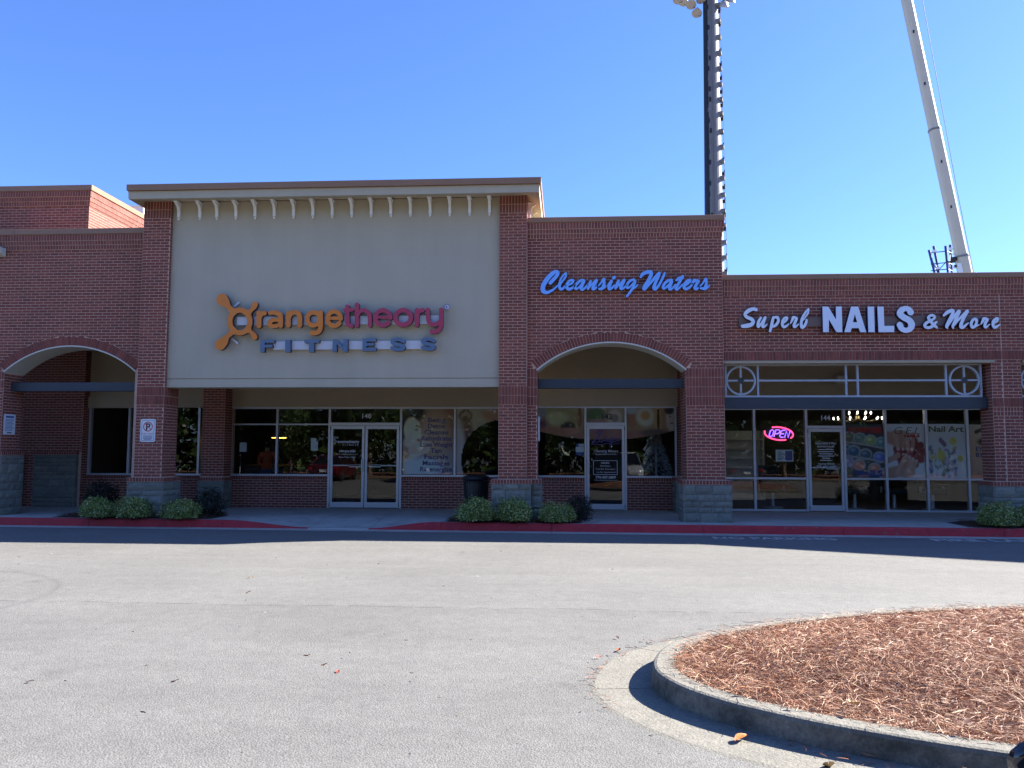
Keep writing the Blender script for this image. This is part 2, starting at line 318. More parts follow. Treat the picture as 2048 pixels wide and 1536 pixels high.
# ---------------------------------------------------------------- brickwork
CH, BL = .0677, .2032
class Bricks:
    def __init__(s, key): s.items = []; s.cache = {}
    def add(s, part, O, rz, u, v0, v1, proud=.004, cand=True): s.items.append((part,O,rz,u,v0,v1,proud,cand))
    def bond(s, part, O, rz, u0, u1, v0, v1, void=None, shift=0, proud=.004, cand=True):
        """running bond on the plane through O: u along the wall, v up"""
        n = int(round((v1-v0)/CH)); h = (v1-v0)/n
        for r in range(n):
            a0 = v0+r*h; a1 = a0+h; off = (BL/2 if (r+shift) % 2 else 0); x = u0-off
            while x < u1-.012:
                a, b = max(x,u0)+.006, min(x+BL,u1)-.006; x += BL
                if b-a < .012: continue
                segs = [(a,b,b,a)]
                if void:
                    I0, I1 = void(a0+.004), void(a1-.004); segs = []
                    if I0 is None and I1 is None: segs = [(a,b,b,a)]
                    else:
                        l0, r0 = I0 or (9e9,-9e9); l1, r1 = I1 or ((l0+r0)/2,)*2
                        if min(b,l0)-a > .02 or min(b,l1)-a > .05: segs.append((a,max(a+.002,min(b,l0)),max(a+.002,min(b,l1)),a))
                        if b-max(a,r0) > .02 or b-max(a,r1) > .05: segs.append((min(b-.002,max(a,r0)),b,b,min(b-.002,max(a,r1))))
                for q in segs: s.add(part,O,rz,q,a0+.006,a1-.006,proud,cand)
    def soldier(s, part, O, rz, u0, u1, v0, v1, proud=.004):
        n = max(1,int(round((u1-u0)/CH))); h = (u1-u0)/n
        for i in range(n):
            a, b = u0+i*h+.006, u0+(i+1)*h-.006; s.add(part,O,rz,(a,b,b,a),v0+.006,v1-.006,proud,False)
    def finish(s, limit=300):
        full = [t for t in s.items if t[7] and t[3][0] == t[3][3] and t[3][1] == t[3][2] and t[3][1]-t[3][0] > .18]
        full.sort(key=lambda t: (Vector((t[1][0]+(t[3][0] if t[2] == 0 else 0), t[1][1], t[1][2]+t[4]))-Vector((0,-17.9,1.6))).length)
        chosen = set(id(t) for t in full[:limit]); rest = {}
        for t in s.items:
            part,O,rz,u,v0,v1,pr,_ = t; U = Vector((math.cos(rz),math.sin(rz),0)); N = Vector((math.sin(rz),-math.cos(rz),0)); O = Vector(O)
            j = pr+random.uniform(-.0015,.0015)
            if id(t) in chosen:
                key = (round(u[1]-u[0],3), round(v1-v0,3))
                if key not in s.cache:
                    wd, h = key; m_ = MB().poly([(0,0,0),(wd,0,0),(wd,0,h),(0,0,h),(0,.01,0),(wd,.01,0),(wd,.01,h),(0,.01,h)],[(0,1,2,3),(1,0,4,5),(2,1,5,6),(3,2,6,7),(0,3,7,4)])
                    me = m_.mesh('brick'); me.materials.append(M['brick']); s.cache[key] = me
                obj('brick', s.cache[key], None, part, O+U*u[0]+Vector((0,0,v0))+N*j, rz)
            else:
                m_ = rest.setdefault(part.name,(part,MB()))[1]; P = lambda a,v,d: tuple(O+U*a+Vector((0,0,v))+N*d)
                m_.poly([P(u[0],v0,j),P(u[1],v0,j),P(u[2],v1,j),P(u[3],v1,j),P(u[0],v0,-.003),P(u[1],v0,-.003),P(u[2],v1,-.003),P(u[3],v1,-.003)],[(0,1,2,3),(1,0,4,5),(2,1,5,6),(3,2,6,7),(0,3,7,4)])
        for part, m_ in rest.values(): m_.build('brickwork', M['brick'], part, kind='stuff')
def arch_pts(xl, xr, zs, zc, n=28):
    h = (xr-xl)/2; rise = zc-zs; r = (h*h+rise*rise)/(2*rise); cx = (xl+xr)/2; cz = zc-r; a = math.asin(h/r)
    return cx, cz, r, a, [(cx+r*math.sin(-a+2*a*i/n), cz+r*math.cos(-a+2*a*i/n)) for i in range(n+1)]
def arch_ring(part, xl, xr, zs, zc, y, depth):
    cx, cz, r, a, _ = arch_pts(xl,xr,zs,zc); n = int(round(2*a*(r+.1)/CH)); st = 2*a/n; hw = st/2
    g0, g1 = r+.004, r+.2; d = .0055
    p_ = lambda rr, t, y_: (rr*math.sin(t), y_, rr*math.cos(t))
    t0, t1 = hw-d/g0, hw-d/g1
    m_ = MB().poly([p_(g0,-t0,0),p_(g0,t0,0),p_(g1,t1,0),p_(g1,-t1,0),p_(g0,-t0,.03),p_(g0,t0,.03),p_(g1,t1,.03),p_(g1,-t1,.03)],[(0,1,2,3),(1,0,4,5),(2,1,5,6),(3,2,6,7),(0,3,7,4)])
    me = m_.mesh('arch_brick'); me.materials.append(M['brick'])
    for i in range(n):
        o = obj('arch_brick', me, None, part, (cx,y-.011-random.uniform(0,.002),cz)); o.rotation_euler = (0,-a+(i+.5)*st,0)
    # pale rim and soffit under the ring
    s = MB(); k = 30
    for i in range(k+1):
        t = -a-.012+(2*a+.024)*i/k
        for rr, yy in ((r+.002,y-.02),(r-.028,y-.02),(r-.028,y+depth+.01),(r+.002,y+depth+.01)):
            s.v.append((cx+rr*math.sin(t),yy,cz+rr*math.cos(t)))
        if i:
            q = (i-1)*4
            for e in range(4): s.f.append((q+e,q+(e+1)%4,q+4+(e+1)%4,q+4+e))
    s.f += [(0,1,2,3),tuple(k*4+e for e in (3,2,1,0))]
    return s
def stone_base(bld, x0, x1, y0, y1, z0, z1, seed, faces='flr', cap=True, bk=None):
    rr = random.Random(seed); core = MB().box(x0+.02,x1-.02,y0+.02,y1,z0,z1).build('stone_base', M['stonejoint'], bld)
    hs = []; z = z0
    while z < z1-.001:
        h = min(rr.choice((.09,.12,.15,.18,.21)), z1-z)
        if z1-z-h < .06: h = z1-z
        hs.append((z,z+h)); z += h
    def face(O, rz, L):
        U = Vector((math.cos(rz),math.sin(rz),0)); N = Vector((math.sin(rz),-math.cos(rz),0))
        for a, b in hs:
            u = 0
            while u < L-.001:
                wd = min(rr.uniform(.16,.48), L-u)
                if L-u-wd < .1: wd = L-u
                m_ = MB(); nx, nz = 4, 3; pr = rr.uniform(.0,.012)
                for j in range(nz+1):
                    for i in range(nx+1):
                        e = (i in (0,nx)) or (j in (0,nz)); d = -.012+pr*.3 if e else pr+rr.uniform(-.004,.006)
                        jit = rr.uniform(-.004,.004) if e else 0
                        p_ = Vector(O)+U*(u+.004+(wd-.008)*i/nx)+Vector((0,0,a+.004+(b-a-.008)*j/nz+jit))+N*d
                        m_.v.append(tuple(p_))
                for j in range(nz):
                    for i in range(nx): q = j*(nx+1)+i; m_.f.append((q,q+1,q+nx+2,q+nx+1))
                k = len(m_.v); bd = [0,nx,(nx+1)*nz+nx,(nx+1)*nz]
                for q in bd: m_.v.append(tuple(Vector(m_.v[q])-N*.03))
                m_.f += [(bd[1],bd[0],k,k+1),(bd[2],bd[1],k+1,k+2),(bd[3],bd[2],k+2,k+3),(bd[0],bd[3],k+3,k)]
                m_.build('stone', M['stone'], core); u += wd
    if 'f' in faces: face((x0,y0,0),0,x1-x0)
    if 'r' in faces: face((x1,y0,0),R(90),y1-y0)
    if 'l' in faces: face((x0,y1,0),R(-90),y1-y0)
    if cap:
        c = MB().box(x0-.0,x1+.0,y0-.0,y1,z1+.002,z1+.095).build('cap_course', M['mortar'], bld)
        bk.soldier(c,(x0,y0,0),0,0,x1-x0,z1+.002,z1+.1)
        if 'r' in faces: bk.soldier(c,(x1,y0,0),R(90),0,y1-y0,z1+.002,z1+.1)
        if 'l' in faces: bk.soldier(c,(x0,y1,0),R(-90),0,y1-y0,z1+.002,z1+.1)
    return core
def coping(bld, x0, x1, y0, y1, z0, z1, step=3.0, ends=True):
    n = max(1,round((x1-x0)/step)); d = (x1-x0)/n
    for i in range(n):
        bevel(MB().box(x0+i*d+.002,x0+(i+1)*d-.002,y0,y1,z0,z1).build('coping', M['coping'], bld), .006, 1)
def corbel(bk, part, x0, x1, y, z, sideR=None, sideL=None):
    """three stepped bands below a coping whose underside is at z"""
    for i, (h, pr) in enumerate(((.15,.062),(.1,.042),(.1,.022))):
        zz = z-.15-.1*i if i else z-.15
        c = MB().box(x0-(.02 if sideL else 0),x1+(pr-.01 if sideR else 0),y-pr+.006,y+.05,zz,zz+h-.001).build('corbel_course', M['mortar'], part)
        bk.soldier(c,(x0,y-pr+.006,0),0,0,x1-x0+(pr-.01 if sideR else 0),zz,zz+h)

# ---- shop fronts
def bar(bld, x0, x1, z0, z1, y=3.75, d=.11, name='mullion', m='alu'):
    return MB().box(x0,x1,y,y+d,z0,z1).build(name, M[m], bld)
def pane(bld, x0, x1, z0, z1, y=3.8): return MB().box(x0,x1,y,y+.006,z0,z1).build('pane', M['glass'], bld)
def door(bld, x0, x1, z0, z1, y=3.755, handle=1, push=True):
    st = .065
    d = MB(); d.box(x0,x0+st,y,y+.045,z0,z1).box(x1-st,x1,y,y+.045,z0,z1).box(x0+st,x1-st,y,y+.045,z1-.085,z1).box(x0+st,x1-st,y,y+.045,z0,z0+.14)
    o = d.build('door', M['alu'], bld)
    MB().box(x0+st-.005,x1-st+.005,y+.02,y+.026,z0+.13,z1-.08).build('pane', M['glass'], o)
    hx = x1-.05 if handle > 0 else x0+.05
    h = MB().tube([(hx,y,1.12),(hx,y-.055,1.12),(hx,y-.055,1.42),(hx,y,1.42)], .013, 8).build('handle', M['white'], o)
    if push:
        MB().box(x0+st,x1-st,y+.05,y+.075,1.255,1.285).box(hx-.36*handle if handle>0 else hx+.04,hx-.04 if handle>0 else hx+.36,y+.05,y+.085,1.225,1.295).build('push_bar', M['white'], o)
    for zz in (z0+.02,z1-.12):
        MB().box((x0-.012) if handle>0 else (x1-.004),(x0+.006) if handle>0 else (x1+.012),y-.01,y,zz,zz+.1).build('hinge', M['ink'], o)
    return o
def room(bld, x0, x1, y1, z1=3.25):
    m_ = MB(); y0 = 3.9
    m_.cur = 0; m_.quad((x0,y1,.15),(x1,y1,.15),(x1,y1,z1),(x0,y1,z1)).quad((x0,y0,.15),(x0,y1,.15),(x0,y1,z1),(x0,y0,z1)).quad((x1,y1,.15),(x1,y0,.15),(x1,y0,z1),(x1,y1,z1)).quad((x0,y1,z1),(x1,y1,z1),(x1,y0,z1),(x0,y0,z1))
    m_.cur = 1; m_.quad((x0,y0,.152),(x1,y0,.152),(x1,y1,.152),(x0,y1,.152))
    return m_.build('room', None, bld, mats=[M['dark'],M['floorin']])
def knee(bk, bld, x0, x1, z1=.985, y=3.78):
    c = MB().box(x0,x1,y,y+.1,.15,z1).build('knee_wall', M['mortar'], bld)
    bk.bond(c,(x0,y,0),0,0,x1-x0,.15,z1-.1); bk.soldier(c,(x0,y,0),0,0,x1-x0,z1-.1,z1,.012)
    MB().box(x0,x1,y-.045,y+.06,z1+.001,z1+.05).build('sill', M['alu'], bld)

# ================================================================ 1. fitness storefront (tall stucco bay between two brick piers)
fit = thing('fitness_storefront','tall storefront with pale stucco fascia between two brick piers and bracketed cornice','storefront',(-5.2,0,0.15))
fit['world'] = 1
BK = Bricks('fit')
for (x0, x1) in ((-9.585,-8.955),(-1.463,-.853)):
    p_ = MB().box(x0,x1,.0,.68,.95,7.3).build('pier', M['mortar'], fit); wd = x1-x0
    z = 1.055
    BK.bond(p_,(x0,0,0),0,0,wd,z,2.655); BK.soldier(p_,(x0,0,0),0,0,wd,2.655,2.86,.012); BK.soldier(p_,(x0,0,0),0,0,wd,2.86,3.065,.012)
    BK.bond(p_,(x0,0,0),0,0,wd,3.065,6.9); BK.soldier(p_,(x0,0,0),0,0,wd,6.9,7.1); BK.soldier(p_,(x0,0,0),0,0,wd,7.1,7.3)
    BK.bond(p_,(x1,0,0),R(90),0,.68,z,2.655,cand=False); BK.soldier(p_,(x1,0,0),R(90),0,.68,2.655,2.86); BK.soldier(p_,(x1,0,0),R(90),0,.68,2.86,3.065)
    if x0 < -5: BK.bond(p_,(x1,0,0),R(90),0,.1,3.065,7.3,cand=False)
    else: BK.bond(p_,(x1,0,0),R(90),0,.68,6.7,7.3,cand=False)
    BK.bond(p_,(x0,.68,0),R(-90),0,.68,z,7.3,cand=False)
stone_base(fit,-9.69,-8.86,-.09,.78,.10,.95,3,'flr',True,BK)
stone_base(fit,-1.61,-.745,-.09,.78,.10,.95,5,'fl',True,BK)
MB().box(-8.955,-1.463,.1,.5,3.055,3.235).box(-8.955,-1.463,.125,.5,3.235,3.258).box(-8.955,-1.463,.1,.5,3.258,7.3).build('stucco_fascia', M['stucco'], fit)
MB().box(-9.5,-.95,.69,3.6,3.35,7.25).build('fascia_core', M['stucco'], fit)
MB().box(-9.6,-.84,-.05,4.25,7.31,7.44).build('roof_deck', M['coping'], fit)
MB().box(-9.585,-.85,.5,3.7,3.3,3.345).build('soffit', M['ceil'], fit)
# cornice: metal coping, pale fascia band, sloping soffit, returned along both sides
# front run reaches further out than the sides
def sweep(prof, name, m, sx=.42):
    s = MB(); n = len(prof)
    for x, y, dx, dy in ((-9.585,4.2,-.03,0),(-9.585,0,-.03,-1),(-.853,0,sx,-1),(-.853,4.2,sx,0)):
        for d, z in prof: s.v.append((x+dx*d, y+dy*d, z))
    for i in range(3):
        for k in range(n): s.f.append((i*n+k, i*n+(k+1)%n, (i+1)*n+(k+1)%n, (i+1)*n+k))
    s.f += [tuple(range(n-1,-1,-1)), tuple(3*n+k for k in range(n))]
    return s.build(name, m, fit)
sweep([(-.02,7.29),(.0,7.305),(.62,7.155),(.66,7.155),(.68,7.32),(-.02,7.345)], 'cornice', M['stucco'], .44)
sweep([(-.02,7.35),(.70,7.325),(.75,7.32),(.76,7.45),(-.02,7.49)], 'coping', M['coping'], .44)
def bracket_mesh():
    b = MB(); pr = [(0,0),(-.22,0),(-.22,-.04),(-.20,-.05),(-.15,-.07),(-.10,-.11),(-.07,-.17),(-.06,-.25),(-.06,-.33),(0,-.345)]
    b.xprism(pr[::-1], -.03, .03)
    b.xprism([(0,.004),(-.235,.004),(-.235,-.022),(0,-.022)][::-1], -.046, .046)
    b.lathe([(.001,-.045),(.02,-.036),(.028,-.012),(.02,.008),(.001,.016)], 10, (0,-.035,-.355))
    return b.mesh('bracket')
bm_ = bracket_mesh(); bm_.materials.append(M['white'])
for i in range(17):
    x = -8.80+7.11*i/16+(.05 if i == 1 else 0); obj('bracket', bm_, None, fit, (x,.098,7.265+.0))
for i in range(6):
    o = obj('bracket', bm_, None, fit, (-.85,.45+i*.62,7.265)); o.rotation_euler = (0,0,R(90))
# glazed front under the fascia
MB().box(-9.13,-1.15,3.70,3.95,2.82,3.145).box(-9.13,-1.15,3.708,3.95,3.145,3.16).box(-9.13,-1.15,3.70,3.95,3.16,3.31).build('bulkhead', M['stucco_tan'], fit)
for xs in ((-9.13,-6.30),(-4.33,-1.15)): knee(BK, fit, *xs)
for x in (-9.13,-7.72,-6.30,-4.38,-2.95,-1.25): bar(fit, x, x+.055, 1.035 if x not in (-6.30,-4.38) else .15, 2.82)
bar(fit,-9.075,-6.30,2.765,2.82,3.752,.1,'head_rail'); bar(fit,-6.245,-4.38,2.765,2.82,3.752,.1,'head_rail'); bar(fit,-4.325,-1.25,2.765,2.82,3.752,.1,'head_rail')
bar(fit,-9.075,-7.72,2.335,2.372,3.76,.06,'transom'); bar(fit,-7.665,-6.30,2.335,2.372,3.76,.06,'transom'); bar(fit,-6.245,-4.38,2.325,2.40,3.752,.1,'door_head')
for a, b in ((-9.08,-7.71),(-7.67,-6.29),(-4.33,-2.94),(-2.9,-1.24)): pane(fit,a,b,1.03,2.77)
pane(fit,-6.25,-4.37,2.395,2.77)
d1 = door(fit,-6.235,-5.325,.17,2.318,handle=1); d2 = door(fit,-5.305,-4.395,.17,2.318,handle=-1)
yl = 3.765
text('140',.17,(-5.30,3.797,2.52),M['decal'],fit,bold=.004,spacing=1.1)
text('orangetheory',.115,(-5.76,yl,1.86),M['decal'],d1,width=.58,bold=.002); text('F I T N E S S',.06,(-5.70,yl,1.79),M['decal'],d1,width=.42)
MB().tube([(-6.07,yl,1.90),(-6.09,yl,1.93),(-6.11,yl,1.90),(-6.09,yl,1.87),(-6.07,yl,1.90)],.007,6).tube([(-6.11,yl,1.93),(-6.14,yl,1.96)],.01,6).tube([(-6.11,yl,1.87),(-6.14,yl,1.84)],.01,6).build('emblem',M['decal'],d1)
text('678-263-3086',.075,(-5.78,yl,1.62),M['decal'],d1,bold=.0015,width=.44); text('www.orangetheoryfitness.com',.04,(-5.78,yl,1.555),M['decal'],d1,width=.56); text('Open 7 Days a Week',.055,(-5.78,yl,1.47),M['decal'],d1,width=.46)
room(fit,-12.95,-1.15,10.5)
for x, z, a, b in ((-8.72,1.62,.19,.25),(-6.78,1.66,.19,.24),(-6.79,1.90,.15,.09)):
    o = MB().box(x,x+a,3.808,3.8095,z,z+b).build('paper_notice', M['paper'], fit)
# left bay behind the first pier
MB().box(-10.55,-9.52,3.70,3.95,2.80,3.31).build('bulkhead', M['stucco_tan'], fit); knee(BK,fit,-10.55,-9.52)
for x in (-10.55,-9.86): bar(fit,x,x+.055,1.035,2.80)
pane(fit,-10.5,-9.85,1.03,2.80)
c = MB().box(-9.52,-8.92,3.25,3.95,.15,3.3).build('pilaster', M['mortar'], fit); BK.bond(c,(-9.52,3.25,0),0,0,.6,.98,3.29,cand=False); BK.bond(c,(-8.92,3.25,0),R(90),0,.5,.98,3.29,cand=False)
stone_base(fit,-9.57,-8.87,3.2,3.74,.15,.86,9,'fr',True,BK)
MB().box(-9.7,-1.0,3.95,13,4.5,4.7).box(-9.7,-1.0,13,13.2,.15,4.7).build('roof', M['dark'], fit)
BK.finish()

# ================================================================ 2. left arcade block
lef = thing('arcade_storefront','low brick storefront with segmental arch left of the stucco bay','storefront',(-11.5,.3,.15)); lef['world'] = 1
BK = Bricks('left'); LX0, LX1, LY = -16.0, -9.59, .3
cx, cz_, r_, a_, pts = arch_pts(-12.92,-9.80,3.46,4.04)
wall = MB().prism([(LX0,.15),(-12.92,.15)]+pts+[(-9.80,.15),(LX1,.15),(LX1,6.63),(LX0,6.63)], LY, LY+.7).build('wall', M['mortar'], lef)
ro = r_+.205; ze = cz_+ro*math.cos(a_)
def voidL(z):
    zz = z-cz_
    if z < ze: return (-12.92-.05,-9.80+.1) if z > 3.46 else (-12.92,-9.75)
    if zz < ro: h = math.sqrt(ro*ro-zz*zz); return (cx-h,cx+h)
    return None
vo = lambda z: (lambda I: None if I is None else (I[0]-LX0-1.6, I[1]-LX0-1.6))(voidL(z))
BK.bond(wall,(LX0+1.6,LY,0),0,0,LX1-LX0-1.6,3.46,6.28,vo)
BK.bond(wall,(LX0+1.6,LY,0),0,0,1.48,1.6,3.05)
for k in range(2): BK.soldier(wall,(LX0+1.6,LY,0),0,0,1.48,3.05+.205*k,3.25+.205*k)
BK.bond(wall,(-12.92,LY,0),R(90),0,.7,1.6,3.40,cand=False)
arch_ring(wall,-12.92,-9.80,3.46,4.04,LY,.7).build('arch_soffit', M['trim'], lef)
corbel(BK,lef,-14.4,LX1,LY,6.63); coping(lef,-16,-9.6,LY-.085,LY+.75,6.63,6.76)
stone_base(lef,-13.6,-12.83,LY-.08,LY+.75,.15,1.52,11,'fr',True,BK)
MB().box(-12.95,-9.6,.55,.72,3.01,3.21).build('beam', M['steel'], lef)
MB().box(-16,-9.6,LY+.7,3.9,4.5,4.6).build('soffit', M['ceil'], lef)
MB().box(-13.4,-10.552,3.70,3.95,2.79,3.10).build('bulkhead', M['stucco_tan'], lef); MB().box(-13.4,-10.552,3.76,3.95,3.102,4.5).build('upper_wall', M['stucco_tan'], lef)
MB().box(-13.42,-12.92,3.55,3.76,2.79,4.5).build('stucco_pilaster', M['stucco'], lef)
for x in (-12.9,-11.80,-10.6): bar(lef,x,x+.06,1.035,2.79)
pane(lef,-12.85,-11.79,1.03,2.79); pane(lef,-11.75,-10.58,1.03,2.79); knee(BK,lef,-12.9,-10.55)
c = MB().box(-16,-12.92,3.5,3.9,.15,4.5).build('recess_wall', M['mortar'], lef); BK.bond(c,(-15.2,3.5,0),0,0,2.28,1.6,4.4,cand=False); BK.bond(c,(-12.92,3.5,0),R(90),0,.3,.15,4.4,cand=False)
stone_base(lef,-15.3,-14.55,3.36,3.5,.15,1.52,21,'fr',True,BK); stone_base(lef,-14.15,-12.98,3.36,3.5,.15,1.52,22,'flr',True,BK)
BK.bond(c,(-14.55,3.5,0),0,0,.4,.15,1.6,cand=False)
MB().box(-20,-9.7,3.95,13,4.6,4.75).box(-20,-9.7,13,13.2,.15,4.75).box(-20,-19.8,.3,13,.15,6.6).build('roof', M['dark'], lef)
bevel(MB().xprism([(.28,6.32),(.28,6.12),(.12,6.18),(.06,6.26),(.06,6.32)],-13.5,-13.02).build('corbel_block', M['trim'], lef),.01)
BK.finish()
# taller block behind it
tow = thing('brick_tower','taller brick block with orange-lit side wall rising behind at far left','building',(-14,1.5,4.6)); tow['world'] = 1
BK = Bricks('tow'); TX = -11.8
c = MB().box(-20,TX,1.5,11,4.7,8.07).build('wall', M['mortar'], tow)
BK.bond(c,(-14.9,1.5,0),0,0,3.1,6.35,7.70); BK.bond(c,(TX,1.5,0),R(90),0,4.6,6.35,7.70,cand=False)
for i, pr in enumerate((.06,.04,.02)):
    zz = 7.92-.11*i; q = MB().box(-20,TX+pr,1.5-pr,11,zz,zz+(.15 if i == 0 else .11)-.001).build('corbel_course', M['mortar'], tow)
    BK.soldier(q,(-14.9,1.5-pr,0),0,0,3.1+pr,zz,zz+(.15 if i == 0 else .11)); BK.soldier(q,(TX+pr,1.5-pr,0),R(90),0,6.0,zz,zz+(.15 if i == 0 else .11))
MB().box(-20,TX+.09,1.41,11.1,8.07,8.20).build('coping', M['coping'], tow)
BK.finish(200)
u = thing('rooftop_unit','white rooftop air unit peeking over the lit side wall','air unit',(-16.2,12,8.2))
MB().box(-.9,.42,-.5,.5,1.4,2.55).build('casing', M['white'], u); MB().box(-.8,.3,-.4,.4,0,1.4).build('stand', M['alu'], u); MB().box(-.95,.46,-.55,.55,2.55,2.6).build('lid', M['white'], u)
MB().box(.0,.25,-.512,-.5,1.75,2.3).build('vent_slot', M['ink'], u)

# ================================================================ 3. spa storefront
spa = thing('spa_storefront','brick storefront with wide segmental arch and blue script sign','storefront',(1.3,.15,.15)); spa['world'] = 1
BK = Bricks('spa'); X0, X1, WY = -.85, 3.40, .15
cx, cz_, r_, a_, pts = arch_pts(-.63,2.585,3.45,4.04)
wall = MB().prism([(X0,.15),(-.63,.15)]+pts+[(2.585,.15),(X1,.15),(X1,6.70),(X0,6.70)], WY, WY+.62).build('wall', M['mortar'], spa)
ro = r_+.205; ze = cz_+ro*math.cos(a_)
def voidS(z):
    zz = z-cz_
    if z < ze: return (-.63-.1,2.585+.1)
    if zz < ro: h = math.sqrt(ro*ro-zz*zz); return (cx-h,cx+h)
    return None
BK.bond(wall,(X0,WY,0),0,0,X1-X0,3.46,6.36,lambda z: (lambda I: None if I is None else (I[0]-X0, I[1]-X0))(voidS(z)))
for k in range(4):
    BK.soldier(wall,(X0,WY,0),0,0,.22,2.64+.205*k,2.845+.205*k,.01); BK.soldier(wall,(2.585,WY,0),0,0,X1-2.585,2.64+.205*k,2.845+.205*k,.01)
BK.bond(wall,(X0,WY,0),0,0,.22,1.055,2.64); BK.bond(wall,(2.585,WY,0),0,0,X1-2.585,1.055,2.64)
BK.bond(wall,(2.585,WY+.62,0),R(-90),0,.62,1.055,3.42,cand=False); BK.bond(wall,(-.63,WY,0),R(90),0,.62,1.055,3.42,cand=False)
BK.bond(wall,(X1,WY,0),R(90),0,.62,5.4,6.36,cand=False)
arch_ring(wall,-.63,2.585,3.45,4.04,WY,.62).build('arch_soffit', M['trim'], spa)
corbel(BK,spa,X0,X1,WY,6.70,sideR=True); coping(spa,X0+.003,X1+.07,WY-.085,WY+.7,6.70,6.815,4.4)
stone_base(spa,-.742,-.53,.06,.8,.15,.95,31,'fr',True,BK); stone_base(spa,2.475,3.515,.04,.84,.15,.95,33,'flr',True,BK)
MB().box(-.62,2.575,.45,.62,3.05,3.255).build('beam', M['steel'], spa)
MB().box(-.85,3.4,.78,3.9,4.5,4.6).build('soffit', M['ceil'], spa)
MB().box(-1.0,2.9,3.70,3.95,2.83,3.15).box(-1.0,2.9,3.708,3.95,3.15,3.165).box(-1.0,2.9,3.70,3.95,3.165,3.28).build('bulkhead', M['stucco_tan'], spa); MB().box(-1.0,2.9,3.715,3.95,3.28,4.5).build('upper_wall', M['stucco_tan'], spa)
MB().box(X0,X1,3.95,13,4.5,4.7).box(X0-.2,X1,13,13.2,.15,4.7).build('roof', M['dark'], spa)
knee(BK,spa,-1.0,.49); knee(BK,spa,1.545,2.9)
c = MB().box(2.88,3.45,3.15,3.95,.15,4.5).build('pilaster', M['mortar'], spa); BK.bond(c,(2.88,3.15,0),0,0,.57,1.05,4.4,cand=False); BK.bond(c,(2.88,3.95,0),R(-90),0,.8,1.05,4.4,cand=False)
stone_base(spa,2.72,3.5,3.05,3.74,.15,.92,35,'fl',True,BK)
for x in (-.98,.475,1.515,2.80): bar(spa,x,x+.05,1.035 if x in (-.98,2.80) else .15,2.83)
bar(spa,-.93,.475,2.79,2.83,3.752,.1,'head_rail'); bar(spa,.525,1.515,2.79,2.83,3.752,.1,'head_rail'); bar(spa,1.565,2.80,2.79,2.83,3.752,.1,'head_rail'); bar(spa,.525,1.515,2.335,2.41,3.752,.1,'door_head')
pane(spa,-.94,.48,1.03,2.80); pane(spa,.52,1.52,2.40,2.80); pane(spa,1.56,2.81,1.03,2.80)
dd = door(spa,.535,1.505,.17,2.33,handle=-1,push=False)
text('142',.2,(1.05,3.796,2.5),M['ink'],spa,bold=.005)
yl = 3.766
def swash(dx, sc_, zz):
    return [(1.02+dx+q*sc_, yl-.002, zz+h*sc_) for q, h in ((-.36,-.06),(-.2,.10),(-.08,.30),(-.16,.32),(-.2,.05),(-.1,-.02),(0,.12),(.06,.02),(.14,.12),(.1,-.2),(.2,.1),(.3,.05),(.36,.09))]
MB().tube(swash(0,1,1.92),.017,6).tube([(.65,yl,1.93),(.8,yl,1.90),(1.0,yl,1.94),(1.2,yl,1.91),(1.39,yl,1.95)],.012,6).tube([(.65,yl,1.86),(.85,yl,1.83),(1.05,yl,1.87),(1.2,yl,1.84),(1.39,yl,1.88)],.010,6).build('emblem',M['purple'],dd)
text('Cleansing Waters',.10,(1.02,yl,1.64),M['decal'],dd,shear=.35,width=.62); text('WELLNESS & WEIGHT LOSS CENTER',.04,(1.02,yl,1.575),M['decal'],dd,width=.56)
MB().box(.70,1.32,yl,yl+.001,1.42,1.43).box(.70,1.32,yl,yl+.001,1.06,1.07).box(.70,.71,yl,yl+.001,1.07,1.42).box(1.31,1.32,yl,yl+.001,1.07,1.42).build('hours_box',M['decal'],dd)
text('HOURS:',.062,(1.01,yl,1.345),M['decal'],dd,bold=.001); text('Mon-Closed',.052,(1.01,yl,1.27),M['decal'],dd); text('Tue-Sat 9am-6pm',.05,(1.01,yl,1.19),M['decal'],dd,width=.5); text('Sun By',.05,(.86,yl,1.11),M['decal'],dd,width=.16); text('Appointment',.05,(1.12,yl,1.11),M['decal'],dd,width=.3)
text('770-507-2809',.085,(1.02,yl,.965),M['decal'],dd,bold=.002,width=.52); text('www.cleansingwaters.com',.04,(1.02,yl,.91),M['decal'],dd,width=.6)
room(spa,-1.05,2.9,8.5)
o = MB().box(.25,.46,3.808,3.8095,1.56,1.86).build('paper_notice', M['blue'], spa); MB().box(.25,.46,3.8065,3.8078,1.64,1.78).box(.32,.46,3.8065,3.8078,1.79,1.86).build('printed_panel', M['paper'], o)
w_ = thing('wall_plaque','white plaque seen edge-on on the arch jamb beside the spa window','sign',(-.60,.5,1.9)); MB().box(-.015,.012,-.13,.13,-.02,.52).build('plate', M['signwhite'], w_); MB().box(.012,.016,-.11,.11,0,.5).build('face', M['alu'], w_)
BK.finish()

